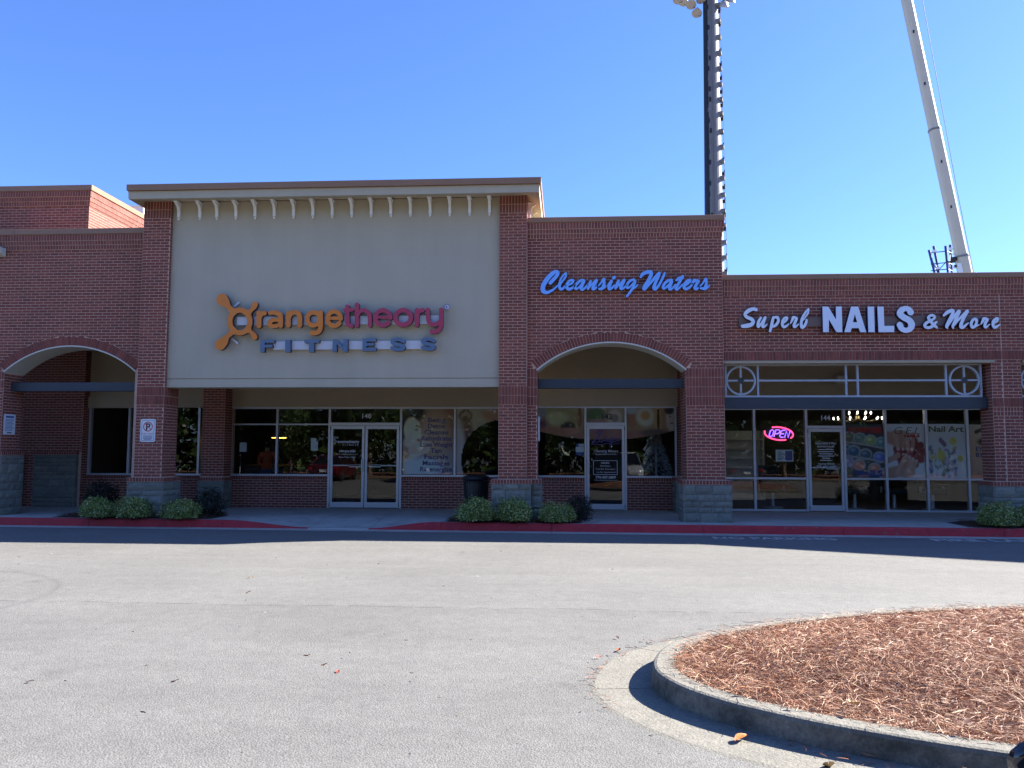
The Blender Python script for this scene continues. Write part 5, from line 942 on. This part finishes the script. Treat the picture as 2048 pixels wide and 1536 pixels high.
for k in range(19):
    z = 9.7+.83*k+random.uniform(-.06,.06); rr = .50-.0088*(z-8); b_ = MB().box(rr-.08,rr+.15,-.24,.12,z,z+.16).build('step_bracket', M['galv'], mp); b_.rotation_euler = (0,0,R(-14))
for k in range(30):
    z = 9.2+.55*k; rr = .512-.0088*(z-8); a = R(-118+9*math.sin(k*1.7)); MB().box(-.05,.05,-.03,.03,-.12,.12).build('cable_tie', M['cable'] if k % 3 else M['galv'], mp, (rr*math.cos(a),rr*math.sin(a),z))
MB().tube([(.64,.0,8),(.52,0,25.4)],.014,5).build('safety_line', M['galv'], mp)
def flood(x, y, z, az, sc_=1):
    o = MB().lathe([(.10,.25),(.17,.2),(.27,.0),(.28,-.04),(.25,-.04)],16).mesh('floodlight', True); o.materials.append(M['lampgrey']); q = obj('floodlight', o, None, mp, (x,y,z)); q.rotation_euler = (R(25),R(18)*math.cos(az),az); q.scale = (sc_,)*3
    MB().tube([(.0,0,.25),(0,0,.5)],.03,6).tube([(-.2,0,-.02),(-.26,0,-.14),(-.1,0,-.2)],.012,5).build('yoke', M['cable'], q)
for x, y, z in ((-1.7,-.3,25.45),(-1.05,-.5,25.05),(-.72,-.2,24.75),(-1.35,.2,25.6),(.62,-.4,24.95),(1.0,-.2,25.3),(.75,.3,25.4),(1.4,0,25.7),(-.55,-.55,25.3),(.5,-.6,25.5)): flood(x,y,z-.38,math.atan2(y,x),.95)
MB().tube([(-2,0,26),(2,0,26)],.05,6).tube([(-1.2,-.5,25.6),(1.2,-.5,25.6)],.05,6).build('crossarm', M['galv'], mp)
cr_ = thing('crane_boom','cream telescopic crane boom leaning left above the nail salon roof','crane',(29.6,40,0)); cr_['world'] = 1
A_, B_ = Vector((29.62,40,0)), Vector((24.12,40,33.7)); dr = (B_-A_).normalized(); sx_ = dr.cross(Vector((0,1,0))).normalized(); fy = Vector((0,1,0))
def boom(z0, z1, hw, name, m=None):
    t0 = (z0-A_.z)/dr.z; t1 = (z1-A_.z)/dr.z; q = MB(); sec = [(-1,-.75),(-.55,-1),(.55,-1),(1,-.75),(1,.7),(.5,1),(-.5,1),(-1,.7)]
    for t_ in (t0,t1):
        for a, b in sec: q.v.append(tuple(A_+dr*t_+sx_*a*hw+fy*b*hw*1.1))
    q.f = [(i,(i+1)%8,8+(i+1)%8,8+i) for i in range(8)]+[tuple(range(7,-1,-1)),tuple(range(8,16))]; return q.build(name, m or M['crane'], cr_)
boom(0,15.3,.38,'boom_section'); boom(15.2,24.3,.335,'boom_section'); boom(24.2,36,.30,'boom_section')
for z, h in ((15.1,.40),(24.1,.35)): boom(z,z+.14,h,'collar',M['galv'])
for z in (18.6,21.8,27.4,31.2):
    c = A_+dr*(z/dr.z)+sx_*.16+fy*-.37; MB().box(c.x-.05,c.x+.05,c.y-.02,c.y+.05,c.z-.1,c.z+.1).build('inspection_hole', M['cable'], cr_)
MB().tube([(28.2,39.6,10.5),(26.75,39.5,20),(24.8,39.4,34.5)],.022,5).build('hoist_rope', M['cable'], cr_)
c = A_+dr*(15.1/dr.z)+sx_*.56; MB().lathe([(.16,-.12),(.2,-.1),(.2,.1),(.16,.12)],12,(c.x,c.y,c.z)).lathe([(.1,-.08),(.14,.08)],10,(c.x+.15,c.y,c.z-.5)).box(c.x+.1,c.x+.75,c.y-.05,c.y+.05,c.z+.05,c.z+.13).box(c.x-.5,c.x+.1,c.y-.06,c.y+.06,c.z-.25,c.z-.15).build('rope_guide', M['cable'], cr_)
c = A_+dr*(14.4/dr.z)+sx_*.5; o = MB().poly([(c.x-.12,39.5,13.0),(c.x+.42,39.5,11.5),(c.x+.62,39.5,11.5),(c.x+.1,39.5,14.6),(c.x-.2,39.5,14.6)],[(0,1,2,3,4)]).build('pennant', M['white'], cr_)
lt = thing('antenna_frame','small dark lattice antenna frame showing above the nail salon roof','antenna',(39.15,70,12)); lt.scale = (1.25,1.25,1.0); lt.location.z = 12.15; M['bluesteel'] = mat('blue_steel',(.03,.035,.14),.5)
q = MB()
for (x0, x1, z1, y) in ((-.75,-1.1,10.7,-.3),(-.1,-.45,11.3,.3),(.35,.25,11.1,-.3),(.95,.9,11.4,.3)): MB().tube([(x0*.8,y,0),(x0,y,8.4),(x1,y,z1)],[.1,.09,.11],6).build('post', M['bluesteel'], lt)
for z in (8.5,9.2,10.4): q.tube([(-1.0,-.3,z),(.3,-.3,z+.15),(1.0,.3,z+.1)],.05,5)
for a, b in (((-.8,-.3,8.4),(-.2,.3,9.4)),((-.2,.3,8.4),(-.85,-.3,9.5)),((.3,-.3,8.4),(.9,.3,9.4)),((-.2,.3,8.6),(.35,-.3,9.6)),((.3,-.3,9.4),(1,.3,8.5)),((.5,-.3,9.2),(.85,.3,10.6))): q.tube([a,b],.04,5)
q.build('lattice', M['bluesteel'], lt)
for x, z in ((-.72,10.55),(.6,10.75),(.9,10.2),(-.5,8.75),(.9,8.8)): bevel(MB().box(x-.16,x+.16,-.5,-.38,z-.12,z+.12).build('radio_unit', M['white'], lt),.03)

# ================================================================ planting island in the car park
isl = bpy.data.objects.new('island_kerb', None); isl['kind'] = 'structure'; COL.objects.link(isl)
KO = [(9.5,-9.15),(7,-9.15),(5,-9.25),(3.6,-9.52),(2.7,-9.85),(2.1,-10.15),(1.55,-10.52),(1.15,-10.86),(.92,-11.1),(.78,-11.3),(.69,-11.5),(.63,-11.72),(.597,-11.95),(.605,-12.14),(.66,-12.34),(.76,-12.54),(.88,-12.70),(1.0,-12.83),(1.2,-13.0),(1.42,-13.16),(1.7,-13.32),(2.0,-13.47),(2.4,-13.62),(3.2,-13.8),(5,-13.95),(9.5,-14)]
pts = spline([(a,b,0) for a,b in KO],.09)[:,:2]; tn = np.gradient(pts,axis=0); tn /= np.linalg.norm(tn,axis=1)[:,None]; nr = np.stack([tn[:,1],-tn[:,0]],1)   # normal: outward (to the left of travel reversed)
if (nr[len(nr)//2]).dot(np.array([1,0])) > 0: nr = -nr
arc = np.concatenate([[0],np.cumsum(np.linalg.norm(np.diff(pts,axis=0),axis=1))]); joint = [0]
cuts = [0]; i0 = int(np.argmin(np.hypot(pts[:,0]-.9,pts[:,1]+11.12))); i1 = int(np.argmin(np.hypot(pts[:,0]-.6,pts[:,1]+12.06)))
ci = sorted(set([0,len(pts)-1,i0,i1]+[int(np.argmin(abs(arc-(arc[i0]-2.8*k)))) for k in (1,2,3)]+[int(np.argmin(abs(arc-(arc[i1]+2.9*k)))) for k in (1,2,3)]))
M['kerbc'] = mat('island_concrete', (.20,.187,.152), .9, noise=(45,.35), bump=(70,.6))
kn = M['kerbc'].node_tree; kb = kn.nodes['Principled BSDF']; kl = kb.inputs['Base Color'].links[0].from_socket       # grime: dark algae plus painted-in shade on upright faces, blotches elsewhere
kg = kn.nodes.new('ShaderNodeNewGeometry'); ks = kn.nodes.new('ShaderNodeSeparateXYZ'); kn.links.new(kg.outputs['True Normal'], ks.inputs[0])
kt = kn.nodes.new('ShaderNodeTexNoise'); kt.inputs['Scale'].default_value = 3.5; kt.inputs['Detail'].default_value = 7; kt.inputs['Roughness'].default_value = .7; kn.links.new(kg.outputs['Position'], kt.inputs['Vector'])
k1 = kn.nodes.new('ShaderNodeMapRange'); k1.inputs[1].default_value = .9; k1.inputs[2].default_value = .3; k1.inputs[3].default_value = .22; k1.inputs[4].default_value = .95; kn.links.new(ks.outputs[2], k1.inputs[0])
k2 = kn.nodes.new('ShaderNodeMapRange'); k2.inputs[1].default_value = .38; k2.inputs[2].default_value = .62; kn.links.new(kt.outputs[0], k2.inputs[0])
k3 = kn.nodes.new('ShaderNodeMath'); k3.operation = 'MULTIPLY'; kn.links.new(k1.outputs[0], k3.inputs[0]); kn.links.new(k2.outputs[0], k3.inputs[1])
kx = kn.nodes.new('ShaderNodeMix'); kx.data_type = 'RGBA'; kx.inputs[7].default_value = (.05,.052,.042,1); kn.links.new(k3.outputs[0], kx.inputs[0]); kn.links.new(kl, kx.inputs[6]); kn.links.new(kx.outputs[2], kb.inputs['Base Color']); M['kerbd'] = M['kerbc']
prof = [(.012,-.02),(.008,.05),(.0,.125),(-.012,.143),(-.03,.15),(-.15,.15),(-.155,.02)]
for a, b in zip(ci[:-1],ci[1:]):
    if b-a < 2: continue
    k = MB(); g_ = MB(); idx = list(range(a,b+1)); n = len(prof)
    for j, i in enumerate(idx):
        q = pts[i].copy()
        if j == 0: q = q+tn[i]*.004
        if j == len(idx)-1: q = q-tn[i]*.004
        for d, z in prof: k.v.append((q[0]+nr[i][0]*d,q[1]+nr[i][1]*d,z))
        for d, z in ((.45,-.003),(.40,.0055),(.0,.014)): g_.v.append((q[0]+nr[i][0]*d,q[1]+nr[i][1]*d,z))
        if j:
            for e in range(n-1): k.f.append(((j-1)*n+e,(j-1)*n+e+1,j*n+e+1,j*n+e))
            for e in range(2): g_.f.append(((j-1)*3+e,(j-1)*3+e+1,j*3+e+1,j*3+e))
    k.f += [tuple(range(n)),tuple((len(idx)-1)*n+e for e in range(n-1,-1,-1))]
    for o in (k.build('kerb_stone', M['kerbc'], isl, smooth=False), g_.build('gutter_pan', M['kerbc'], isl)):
        bm = bmesh.new(); bm.from_mesh(o.data); bmesh.ops.recalc_face_normals(bm,faces=bm.faces); bm.to_mesh(o.data); bm.free()
inner = pts-nr*.13
def island_h(x, y):
    d = np.min(np.hypot(inner[:,0][:,None]-np.ravel(x)[None],inner[:,1][:,None]-np.ravel(y)[None]),axis=0).reshape(np.shape(x)); t_ = np.clip(d/1.3,0,1); return .135+.17*(t_*t_*(3-2*t_))
def inside(x, y):
    c = np.zeros(np.shape(x),bool); P_ = np.vstack([inner,[[9.5,-10]]]); j = len(P_)-1
    for i in range(len(P_)):
        xi, yi = P_[i]; xj, yj = P_[j]; hit = ((yi > y) != (yj > y)) & (x < (xj-xi)*(y-yi)/(yj-yi+1e-12)+xi); c ^= hit; j = i
    return c
cen = []; V = []; F = []; n = len(inner); rings = 10
for k in range(rings+1):
    t_ = k/rings; q = inner*(1-t_)+np.stack([np.clip(inner[:,0],3.2,9.5)*1.0,np.full(n,-11.4)],1)*t_
    z = island_h(q[:,0],q[:,1])-.03; V.append(np.column_stack([q,z]))
V = np.vstack(V); F = np.array([(k*n+i,k*n+i+1,(k+1)*n+i+1,(k+1)*n+i) for k in range(rings) for i in range(n-1)])
o = obj('island_soil', np_mesh('island_soil',V,F,mat('pine_litter_soil',(.15,.068,.04),.95,noise=(25,.4),bump=(60,.8))), kind='structure')
def straw(name, P, m, lmin, lmax, wd, tilt):
    n = len(P); a = np.where(rng.random(n) < .35, rng.random(n)*2*math.pi, 2.2*np.sin(P[:,0]*3.1+1.3*np.sin(P[:,1]*2.3))+1.9*np.cos(P[:,1]*3.7+P[:,0]*1.7)+rng.normal(size=n)*.6); L = (lmin+(lmax-lmin)*rng.random(n)); el_ = rng.normal(size=n)*tilt; cv_ = rng.normal(size=n)*.55; bz = rng.normal(size=n)*.02
    d = np.stack([np.cos(a)*np.cos(el_),np.sin(a)*np.cos(el_),np.sin(el_)],1); s = np.stack([-np.sin(a),np.cos(a),np.zeros(n)],1); tw = rng.normal(size=n)*.7; sv = s*np.cos(tw)[:,None]+np.array([0,0,1])*np.sin(tw)[:,None]
    rows = []
    for t_, w_ in ((-.5,.6),(-.17,1),(.17,1),(.5,.35)):
        c = P+d*(t_*L)[:,None]+s*(cv_*L*(t_*t_-.08))[:,None]+np.array([0,0,1])*((.25-t_*t_)*L*.22+bz)[:,None]; h = sv*(wd*w_*(.6+.8*rng.random(n)))[:,None]; rows += [c-h,c+h]
    V = np.stack(rows,1).reshape(-1,3); b = (np.arange(n)*8)[:,None]; F = np.concatenate([b+np.array([[0,1,3,2]]),b+np.array([[2,3,5,4]]),b+np.array([[4,5,7,6]])],1).reshape(-1,4)
    return obj(name, np_mesh(name,V,F,m), kind='stuff')
NB = 270000; x = rng.random(NB)*8.2+.5; y = -14.2+rng.random(NB)*6.7; keep = inside(x,y) & (rng.random(NB) < np.clip(1.25-(x-1.0)*.13,.3,1)*np.where(y > -10.5,.7,1)); x, y = x[keep], y[keep]
P = np.column_stack([x,y,island_h(x,y)-.015+rng.random(len(x))*.04])
PS = ramp_mat('pine_straw_needles',[(.17,.058,.027),(.28,.108,.05),(.36,.165,.083),(.45,.25,.14),(.58,.43,.29),(.31,.12,.057),(.39,.195,.105)],.6)
o = straw('pine_straw',P,PS,.05,.14,.0013,.32); tag(o,'reddish brown pine straw covering the car park island','pine straw')
q = pts[rng.integers(0,len(pts),900)]; sel = rng.integers(0,len(pts),900); q = pts[sel]-nr[sel]*(rng.random(900)**.6*.16)[:,None]
o = straw('kerb_straw',np.column_stack([q,np.full(900,.156)]),PS,.05,.14,.0013,.05); tag(o,'loose pine needles spilled over the island kerb top','pine straw')
# thin pine straw over the shop beds
bp_ = []
for x0, x1, y1 in ((-11.2,-7.8,.8),(-2.5,.3,.6),(8.2,10.5,.6)):
    n = int(2600*(x1-x0)); bx = x0+(x1-x0)*rng.random(n); by = (-.5-.0255*bx)+(y1+.5)*rng.random(n); bp_.append(np.column_stack([bx,by,.19+.02*rng.random(n)]))
o = straw('bed_straw',np.vstack(bp_),ramp_mat('old_straw',[(.05,.022,.013),(.10,.045,.025),(.15,.075,.045)],.7),.08,.16,.002,.2); tag(o,'dark pine straw under the shrubs along the kerb','pine straw')
# fallen leaves
def leaf_mesh(seed):
    r = random.Random(seed); m_ = MB(); n = 5; L = 1; pts_ = []
    for i in range(n+1):
        t_ = i/n; w_ = .26*math.sin(math.pi*min(.98,max(.02,t_)))**.8; z = .16*math.sin(t_*2.6+seed); m_.v += [(t_-.5,-w_,z+.10),(t_-.5,0,z),(t_-.5,w_,z+.09)]
        if i:
            for e in range(2): q = (i-1)*3+e; m_.f.append((q,q+1,q+4,q+3))
    return m_.mesh('fallen_leaf', True)
lc = {'orange':mat('orange_leaf',(.42,.13,.02),.6,noise=(60,.3)),'tan':mat('tan_leaf',(.42,.27,.13),.6,noise=(60,.3)),'brown':mat('brown_leaf',(.14,.06,.03),.6,noise=(60,.3)),'red':mat('red_leaf',(.22,.05,.03),.6,noise=(60,.3))}
LV = [(.44,-10.49,.008,.05,'brown','small brown leaf on the asphalt just left of the island'),(.97,-13.06,.022,.11,'orange','orange leaf lying in the island gutter'),(1.34,-13.42,.022,.12,'tan','tan leaf at the bottom edge below the island kerb'),(1.20,-11.60,.20,.10,'tan','long tan leaf on the pine straw near the island nose'),(1.62,-12.98,.22,.10,'tan','pale tan leaf on the pine straw close to the front kerb'),(1.32,-12.92,.19,.05,'red','tiny red leaf on the straw beside the front kerb'),(3.6,-11.0,.34,.10,'tan','tan leaf far right on the pine straw'),(1.08,-12.66,.19,.05,'orange','tiny orange leaf at the straw edge'),(2.1,-13.28,.21,.08,'brown','dark curled leaf at the straw edge near right frame'),(-1.84,-11.56,.008,.05,'brown','small dark leaf left of two others on open asphalt'),(-2.06,-11.28,.008,.05,'brown','small dark leaf farthest of the group on open asphalt'),(-2.75,-12.09,.008,.05,'brown','small dark leaf alone on the left asphalt'),(-3.74,-12.2,.008,.05,'brown','small dark leaf nearest the left frame edge'),(-4.03,-7.38,.008,.07,'tan','pale leaf on the asphalt before the gym ramp'),(-3.64,-8.45,.008,.06,'brown','dark leaf between the seam and the pale leaf'),(-1.68,-11.76,.008,.05,'red','small reddish leaf on open asphalt'),(.42,-10.95,.02,.07,'orange','orange leaf on the left gutter of the island'),(.25,-11.2,.02,.05,'red','red leaf at the outer gutter edge')]
for i, (x, y, z, s, c, lb) in enumerate(LV):
    me = leaf_mesh(i); o = obj('fallen_leaf',me,lc[c],None,(x,y,z)); o.rotation_euler = (random.uniform(-.2,.2),random.uniform(-.2,.2),random.uniform(0,6.28)); o.scale = (s,)*3; tag(o,lb,'leaf','fallen leaves')
n = 260; x = rng.uniform(-9,3,n); y = -2.5-rng.random(n)*12; keep = ~inside(x,y); x, y = x[keep], y[keep]
o = straw('leaf_litter',np.column_stack([x,y,np.full(len(x),.006)]),ramp_mat('litter',[(.07,.055,.045),(.10,.075,.06),(.14,.11,.08),(.3,.28,.25)],.8),.01,.04,.004,.03); tag(o,'scattered specks of leaf litter on the asphalt','litter')
gx = []; 
for i in range(len(pts)):
    if 2.4 > pts[i][0] and pts[i][1] > -12.4:
        for _ in range(7): d = .40+abs(rng.normal())*.03; q = pts[i]+nr[i]*d+rng.normal(size=2)*.03; gx.append((q[0],q[1],.014))
    if pts[i][0] < 2.4 and pts[i][1] < -12.9:
        for _ in range(5): d = .05+rng.random()*.1; q = pts[i]+nr[i]*d; gx.append((q[0],q[1],.02))
o = straw('gutter_litter',np.array(gx),ramp_mat('gutter_needles',[(.12,.05,.03),(.25,.10,.06),(.35,.2,.12)],.7),.03,.09,.002,.05); tag(o,'loose needles and leaf bits along the island gutter','litter')

# ================================================================ what the windows mirror: trees and parked cars across the lot
strip = MB().box(-45,40,-36,-23.6,-.05,.14).build('planting_strip', mat('strip_straw',(.20,.085,.045),.9,noise=(6,.4),bump=(30,.6)), kind='structure')
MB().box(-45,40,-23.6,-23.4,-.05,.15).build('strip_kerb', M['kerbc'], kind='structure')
TL = ramp_mat('magnolia_leaf',[(.018,.035,.010),(.035,.065,.016),(.06,.10,.025),(.10,.14,.045)],.35,transl=.12); BKm = mat('bark',(.16,.12,.09),.9,noise=(8,.3),bump=(25,.8))
tm = [leaf_cloud('crown',5200,2.7,2.3,2.6,.13,80+i,.9,.3,TL) for i in range(3)]
def tree(x, y, s, k, lb):
    t = thing('magnolia_tree',lb,'tree',(x,y,.13),k*1.7,'trees across the car park'); t.scale = (s,s,s)
    o = obj('crown',tm[k%3],None,t,(0,0,3.5)); m_ = MB().tube([(0,0,0),(.08,.05,1.2),(0,.1,2.6),(.1,0,4.4)],[.2,.16,.12,.05],10)
    for q in range(6): a = q*1.05; m_.tube([(.04,.08,1.5+.35*q),(1.1*math.cos(a),1.1*math.sin(a),2.4+.4*q)],[.07,.03],6)
    m_.build('trunk', BKm, t)
tx = [-33,-27.5,-22.4,-17.6,-12.6,-7.4,-2.6,2.6,7.8,13.2,18.4,24]
for k, x in enumerate(tx): tree(x,-27.5+1.6*math.sin(k*2.3),1.0+.18*math.sin(k*1.9),k,'broad evergreen tree mirrored in the shop glass, %s of the row' % ['leftmost','second','third','fourth','fifth','sixth','seventh','eighth','ninth','tenth','eleventh','rightmost'][k])
wv = np.random.default_rng(99); nW = 26000; wx = wv.uniform(-60,55,nW); wz = wv.random(nW)**.9*(8.5+1.5*np.sin(wx*.35)+1.2*np.sin(wx*.9+1)); wy = -38-wv.random(nW)*4
wn = wv.normal(size=(nW,3)); wn /= np.linalg.norm(wn,axis=1)[:,None]; wu = np.cross(wn,wv.normal(size=(nW,3))); wu /= np.linalg.norm(wu,axis=1)[:,None]; wq = np.cross(wn,wu); wp = np.column_stack([wx,wy,wz]); ws = (.25+.3*wv.random(nW))[:,None]
o = obj('woodland',np_mesh('woodland',np.stack([wp-wu*ws,wp-wq*ws*.6,wp+wu*ws,wp+wq*ws*.6],1).reshape(-1,3),np.arange(4*nW).reshape(nW,4),TL),kind='stuff'); tag(o,'dense dark woodland edge mirrored in the shop windows','woodland')
RB = mat('tyre_rubber',(.014,.014,.015),.8); CG = mat('car_glass',(.01,.012,.014),.05,spec=.8); RIM = mat('alloy_rim',(.45,.46,.48),.3,.8); HL = mat('headlamp',(.6,.62,.65),.08,spec=.9); TLr = mat('tail_lamp',(.3,.01,.01),.2); PL = mat('black_plastic',(.02,.02,.022),.55)
def make_car(loc, rz, col, lb, suv=False, lamp=None):
    t = thing('parked_car',lb,'car',loc,rz,'parked cars'); P = mat('car_paint_'+lb.split()[0],col,.22,.3,spec=.6)
    H = 1.68 if suv else 1.44; bz = 1.02 if suv else .92; st = [(-2.30,.62,.45,.66),(-2.24,.78,.34,bz-.04),(-2.0,.87,.26,bz+.03),(-1.5,.90,.22,bz+.02),(-.6,.91,.20,bz),(.5,.91,.20,bz-.01),(1.1,.905,.21,bz-.03),(1.6,.89,.22,bz-.09),(1.95,.86,.24,bz-.15),(2.2,.76,.28,bz-.24),(2.33,.58,.34,bz-.36)]
    m_ = MB(); n = 12
    for y, w_, z0, z1 in st:
        zm = (z0+z1)/2; half = [(0,z0),(w_*.8,z0),(w_*.97,z0+.08),(w_,zm),(w_*.965,z1-.07),(w_*.86,z1),(0,z1+.02)]
        ring = half+[(-a,z) for a,z in half[-2:0:-1]]
        for a, z in ring: m_.v.append((a,y,z))
    for i in range(len(st)-1):
        for k in range(n): m_.f.append((i*n+k,i*n+(k+1)%n,(i+1)*n+(k+1)%n,(i+1)*n+k))
    m_.f += [tuple(range(n-1,-1,-1)),tuple((len(st)-1)*n+k for k in range(n))]
    o = m_.build('body', P, t, smooth=True); o.modifiers.new('s','SUBSURF').levels = 2; o.modifiers['s'].render_levels = 2
    yb0, yb1, yt0, yt1 = (-2.1,1.05,-1.85,.25) if suv else (-1.75,1.05,-1.15,.15)
    g_ = MB(); lo = [(-.82,yb0),(.82,yb0),(.84,(yb0+yb1)/2),(.80,yb1),(-.80,yb1),(-.84,(yb0+yb1)/2)]; hi = [(-.60,yt0),(.60,yt0),(.64,(yt0+yt1)/2),(.60,yt1),(-.60,yt1),(-.64,(yt0+yt1)/2)]
    g_.poly([(a,b,bz-.02) for a,b in lo]+[(a,b,H-.06) for a,b in hi],[(i,(i+1)%6,6+(i+1)%6,6+i) for i in range(6)]); g_.build('glasshouse', CG, t)
    r_ = MB(); r_.poly([(a*1.02,b*1.0,H-.065) for a,b in hi]+[(a*.82,b*.85,H) for a,b in hi],[(i,(i+1)%6,6+(i+1)%6,6+i) for i in range(6)]+[tuple(range(6,12))]); r_.build('roof', P, t, smooth=True)
    for s in (-1,1):
        q = MB(); q.tube([(s*.80,yb1,bz-.02),(s*.61,yt1,H-.06)],.035,6).tube([(s*.845,(yb0+yb1)/2,bz-.02),(s*.645,(yt0+yt1)/2,H-.06)],.035,6).tube([(s*.82,yb0,bz-.02),(s*.61,yt0,H-.06)],.05,6); q.build('pillar', P, t)
        q = MB().poly([(s*.62,2.22,.60),(s*.80,2.06,.62),(s*.80,1.98,.74),(s*.60,2.16,.70)],[(0,1,2,3) if s > 0 else (3,2,1,0)]); b_ = MB().lathe([(.01,-.04),(.05,-.033),(.085,-.012),(.098,.02),(.06,.045),(.01,.052)],20).build('headlight', lamp or HL, t, (s*.66,2.10,.66), smooth=True); b_.rotation_euler = (R(-70),0,0); b_.scale = (1.6,1,1)
        b_ = MB().box(-.12,.12,-.03,.03,-.09,.09).build('tail_light', TLr, t, (s*.7,-2.24,bz-.2)); bevel(b_,.02); 
        b_ = MB().lathe([(.02,-.08),(.09,-.05),(.1,.02),(.03,.07)],10).build('mirror', P, t, (s*1.0,.75,bz+.06)); b_.rotation_euler = (R(90),0,0)
        for y in (-1.4,1.38):
            wl = MB().lathe([(.2,-.10),(.31,-.105),(.335,-.06),(.335,.06),(.31,.105),(.2,.10)],24).build('tyre', RB, t, (s*.80,y,.335)); wl.rotation_euler = (0,R(90),0)
            ri = MB(); ri.lathe([(.03,.10),(.21,.085),(.21,-.085),(.03,-.10)],24); ri_o = ri.build('rim', RIM, wl)
            for k in range(5): a = 2*math.pi*k/5; sp = MB().box(.03,.2,-.025,.025,.09,.115).box(.03,.2,-.025,.025,-.115,-.09).build('spoke', PL, wl); sp.rotation_euler = (0,0,a)
    bevel(MB().box(-.5,.5,2.27,2.335,.36,.5).build('grille', PL, t),.02); MB().box(-.16,.16,-2.325,-2.305,.55,.68).build('number_plate', M['signwhite'], t); MB().box(-.75,.75,-.3,.3,.2,.24).build('underbody', PL, t)
    return t
make_car((2.185,-17.26,0),0,(.035,.034,.036),'dark grey car nosing into the right edge close to the camera',True,lamp=mat('smoked_headlamp',(.02,.022,.028),.1,spec=.7))
make_car((-13.2,-21.2,0),R(180),(.10,.008,.012),'maroon car parked across the lot mirrored in the gym windows'); make_car((-8.2,-21.3,0),0,(.02,.02,.022),'black car mirrored in the gym doors'); make_car((3.3,-21.6,0),0,(.55,.55,.55),'white sport utility car mirrored in the spa door',True); make_car((-18.5,-21.4,0),0,(.45,.46,.48),'silver car mirrored in the far left window'); make_car((9.5,-21.3,0),R(180),(.03,.05,.09),'blue car mirrored in the salon windows')
for o in bpy.data.objects:
    if 'world' in o: del o['world']
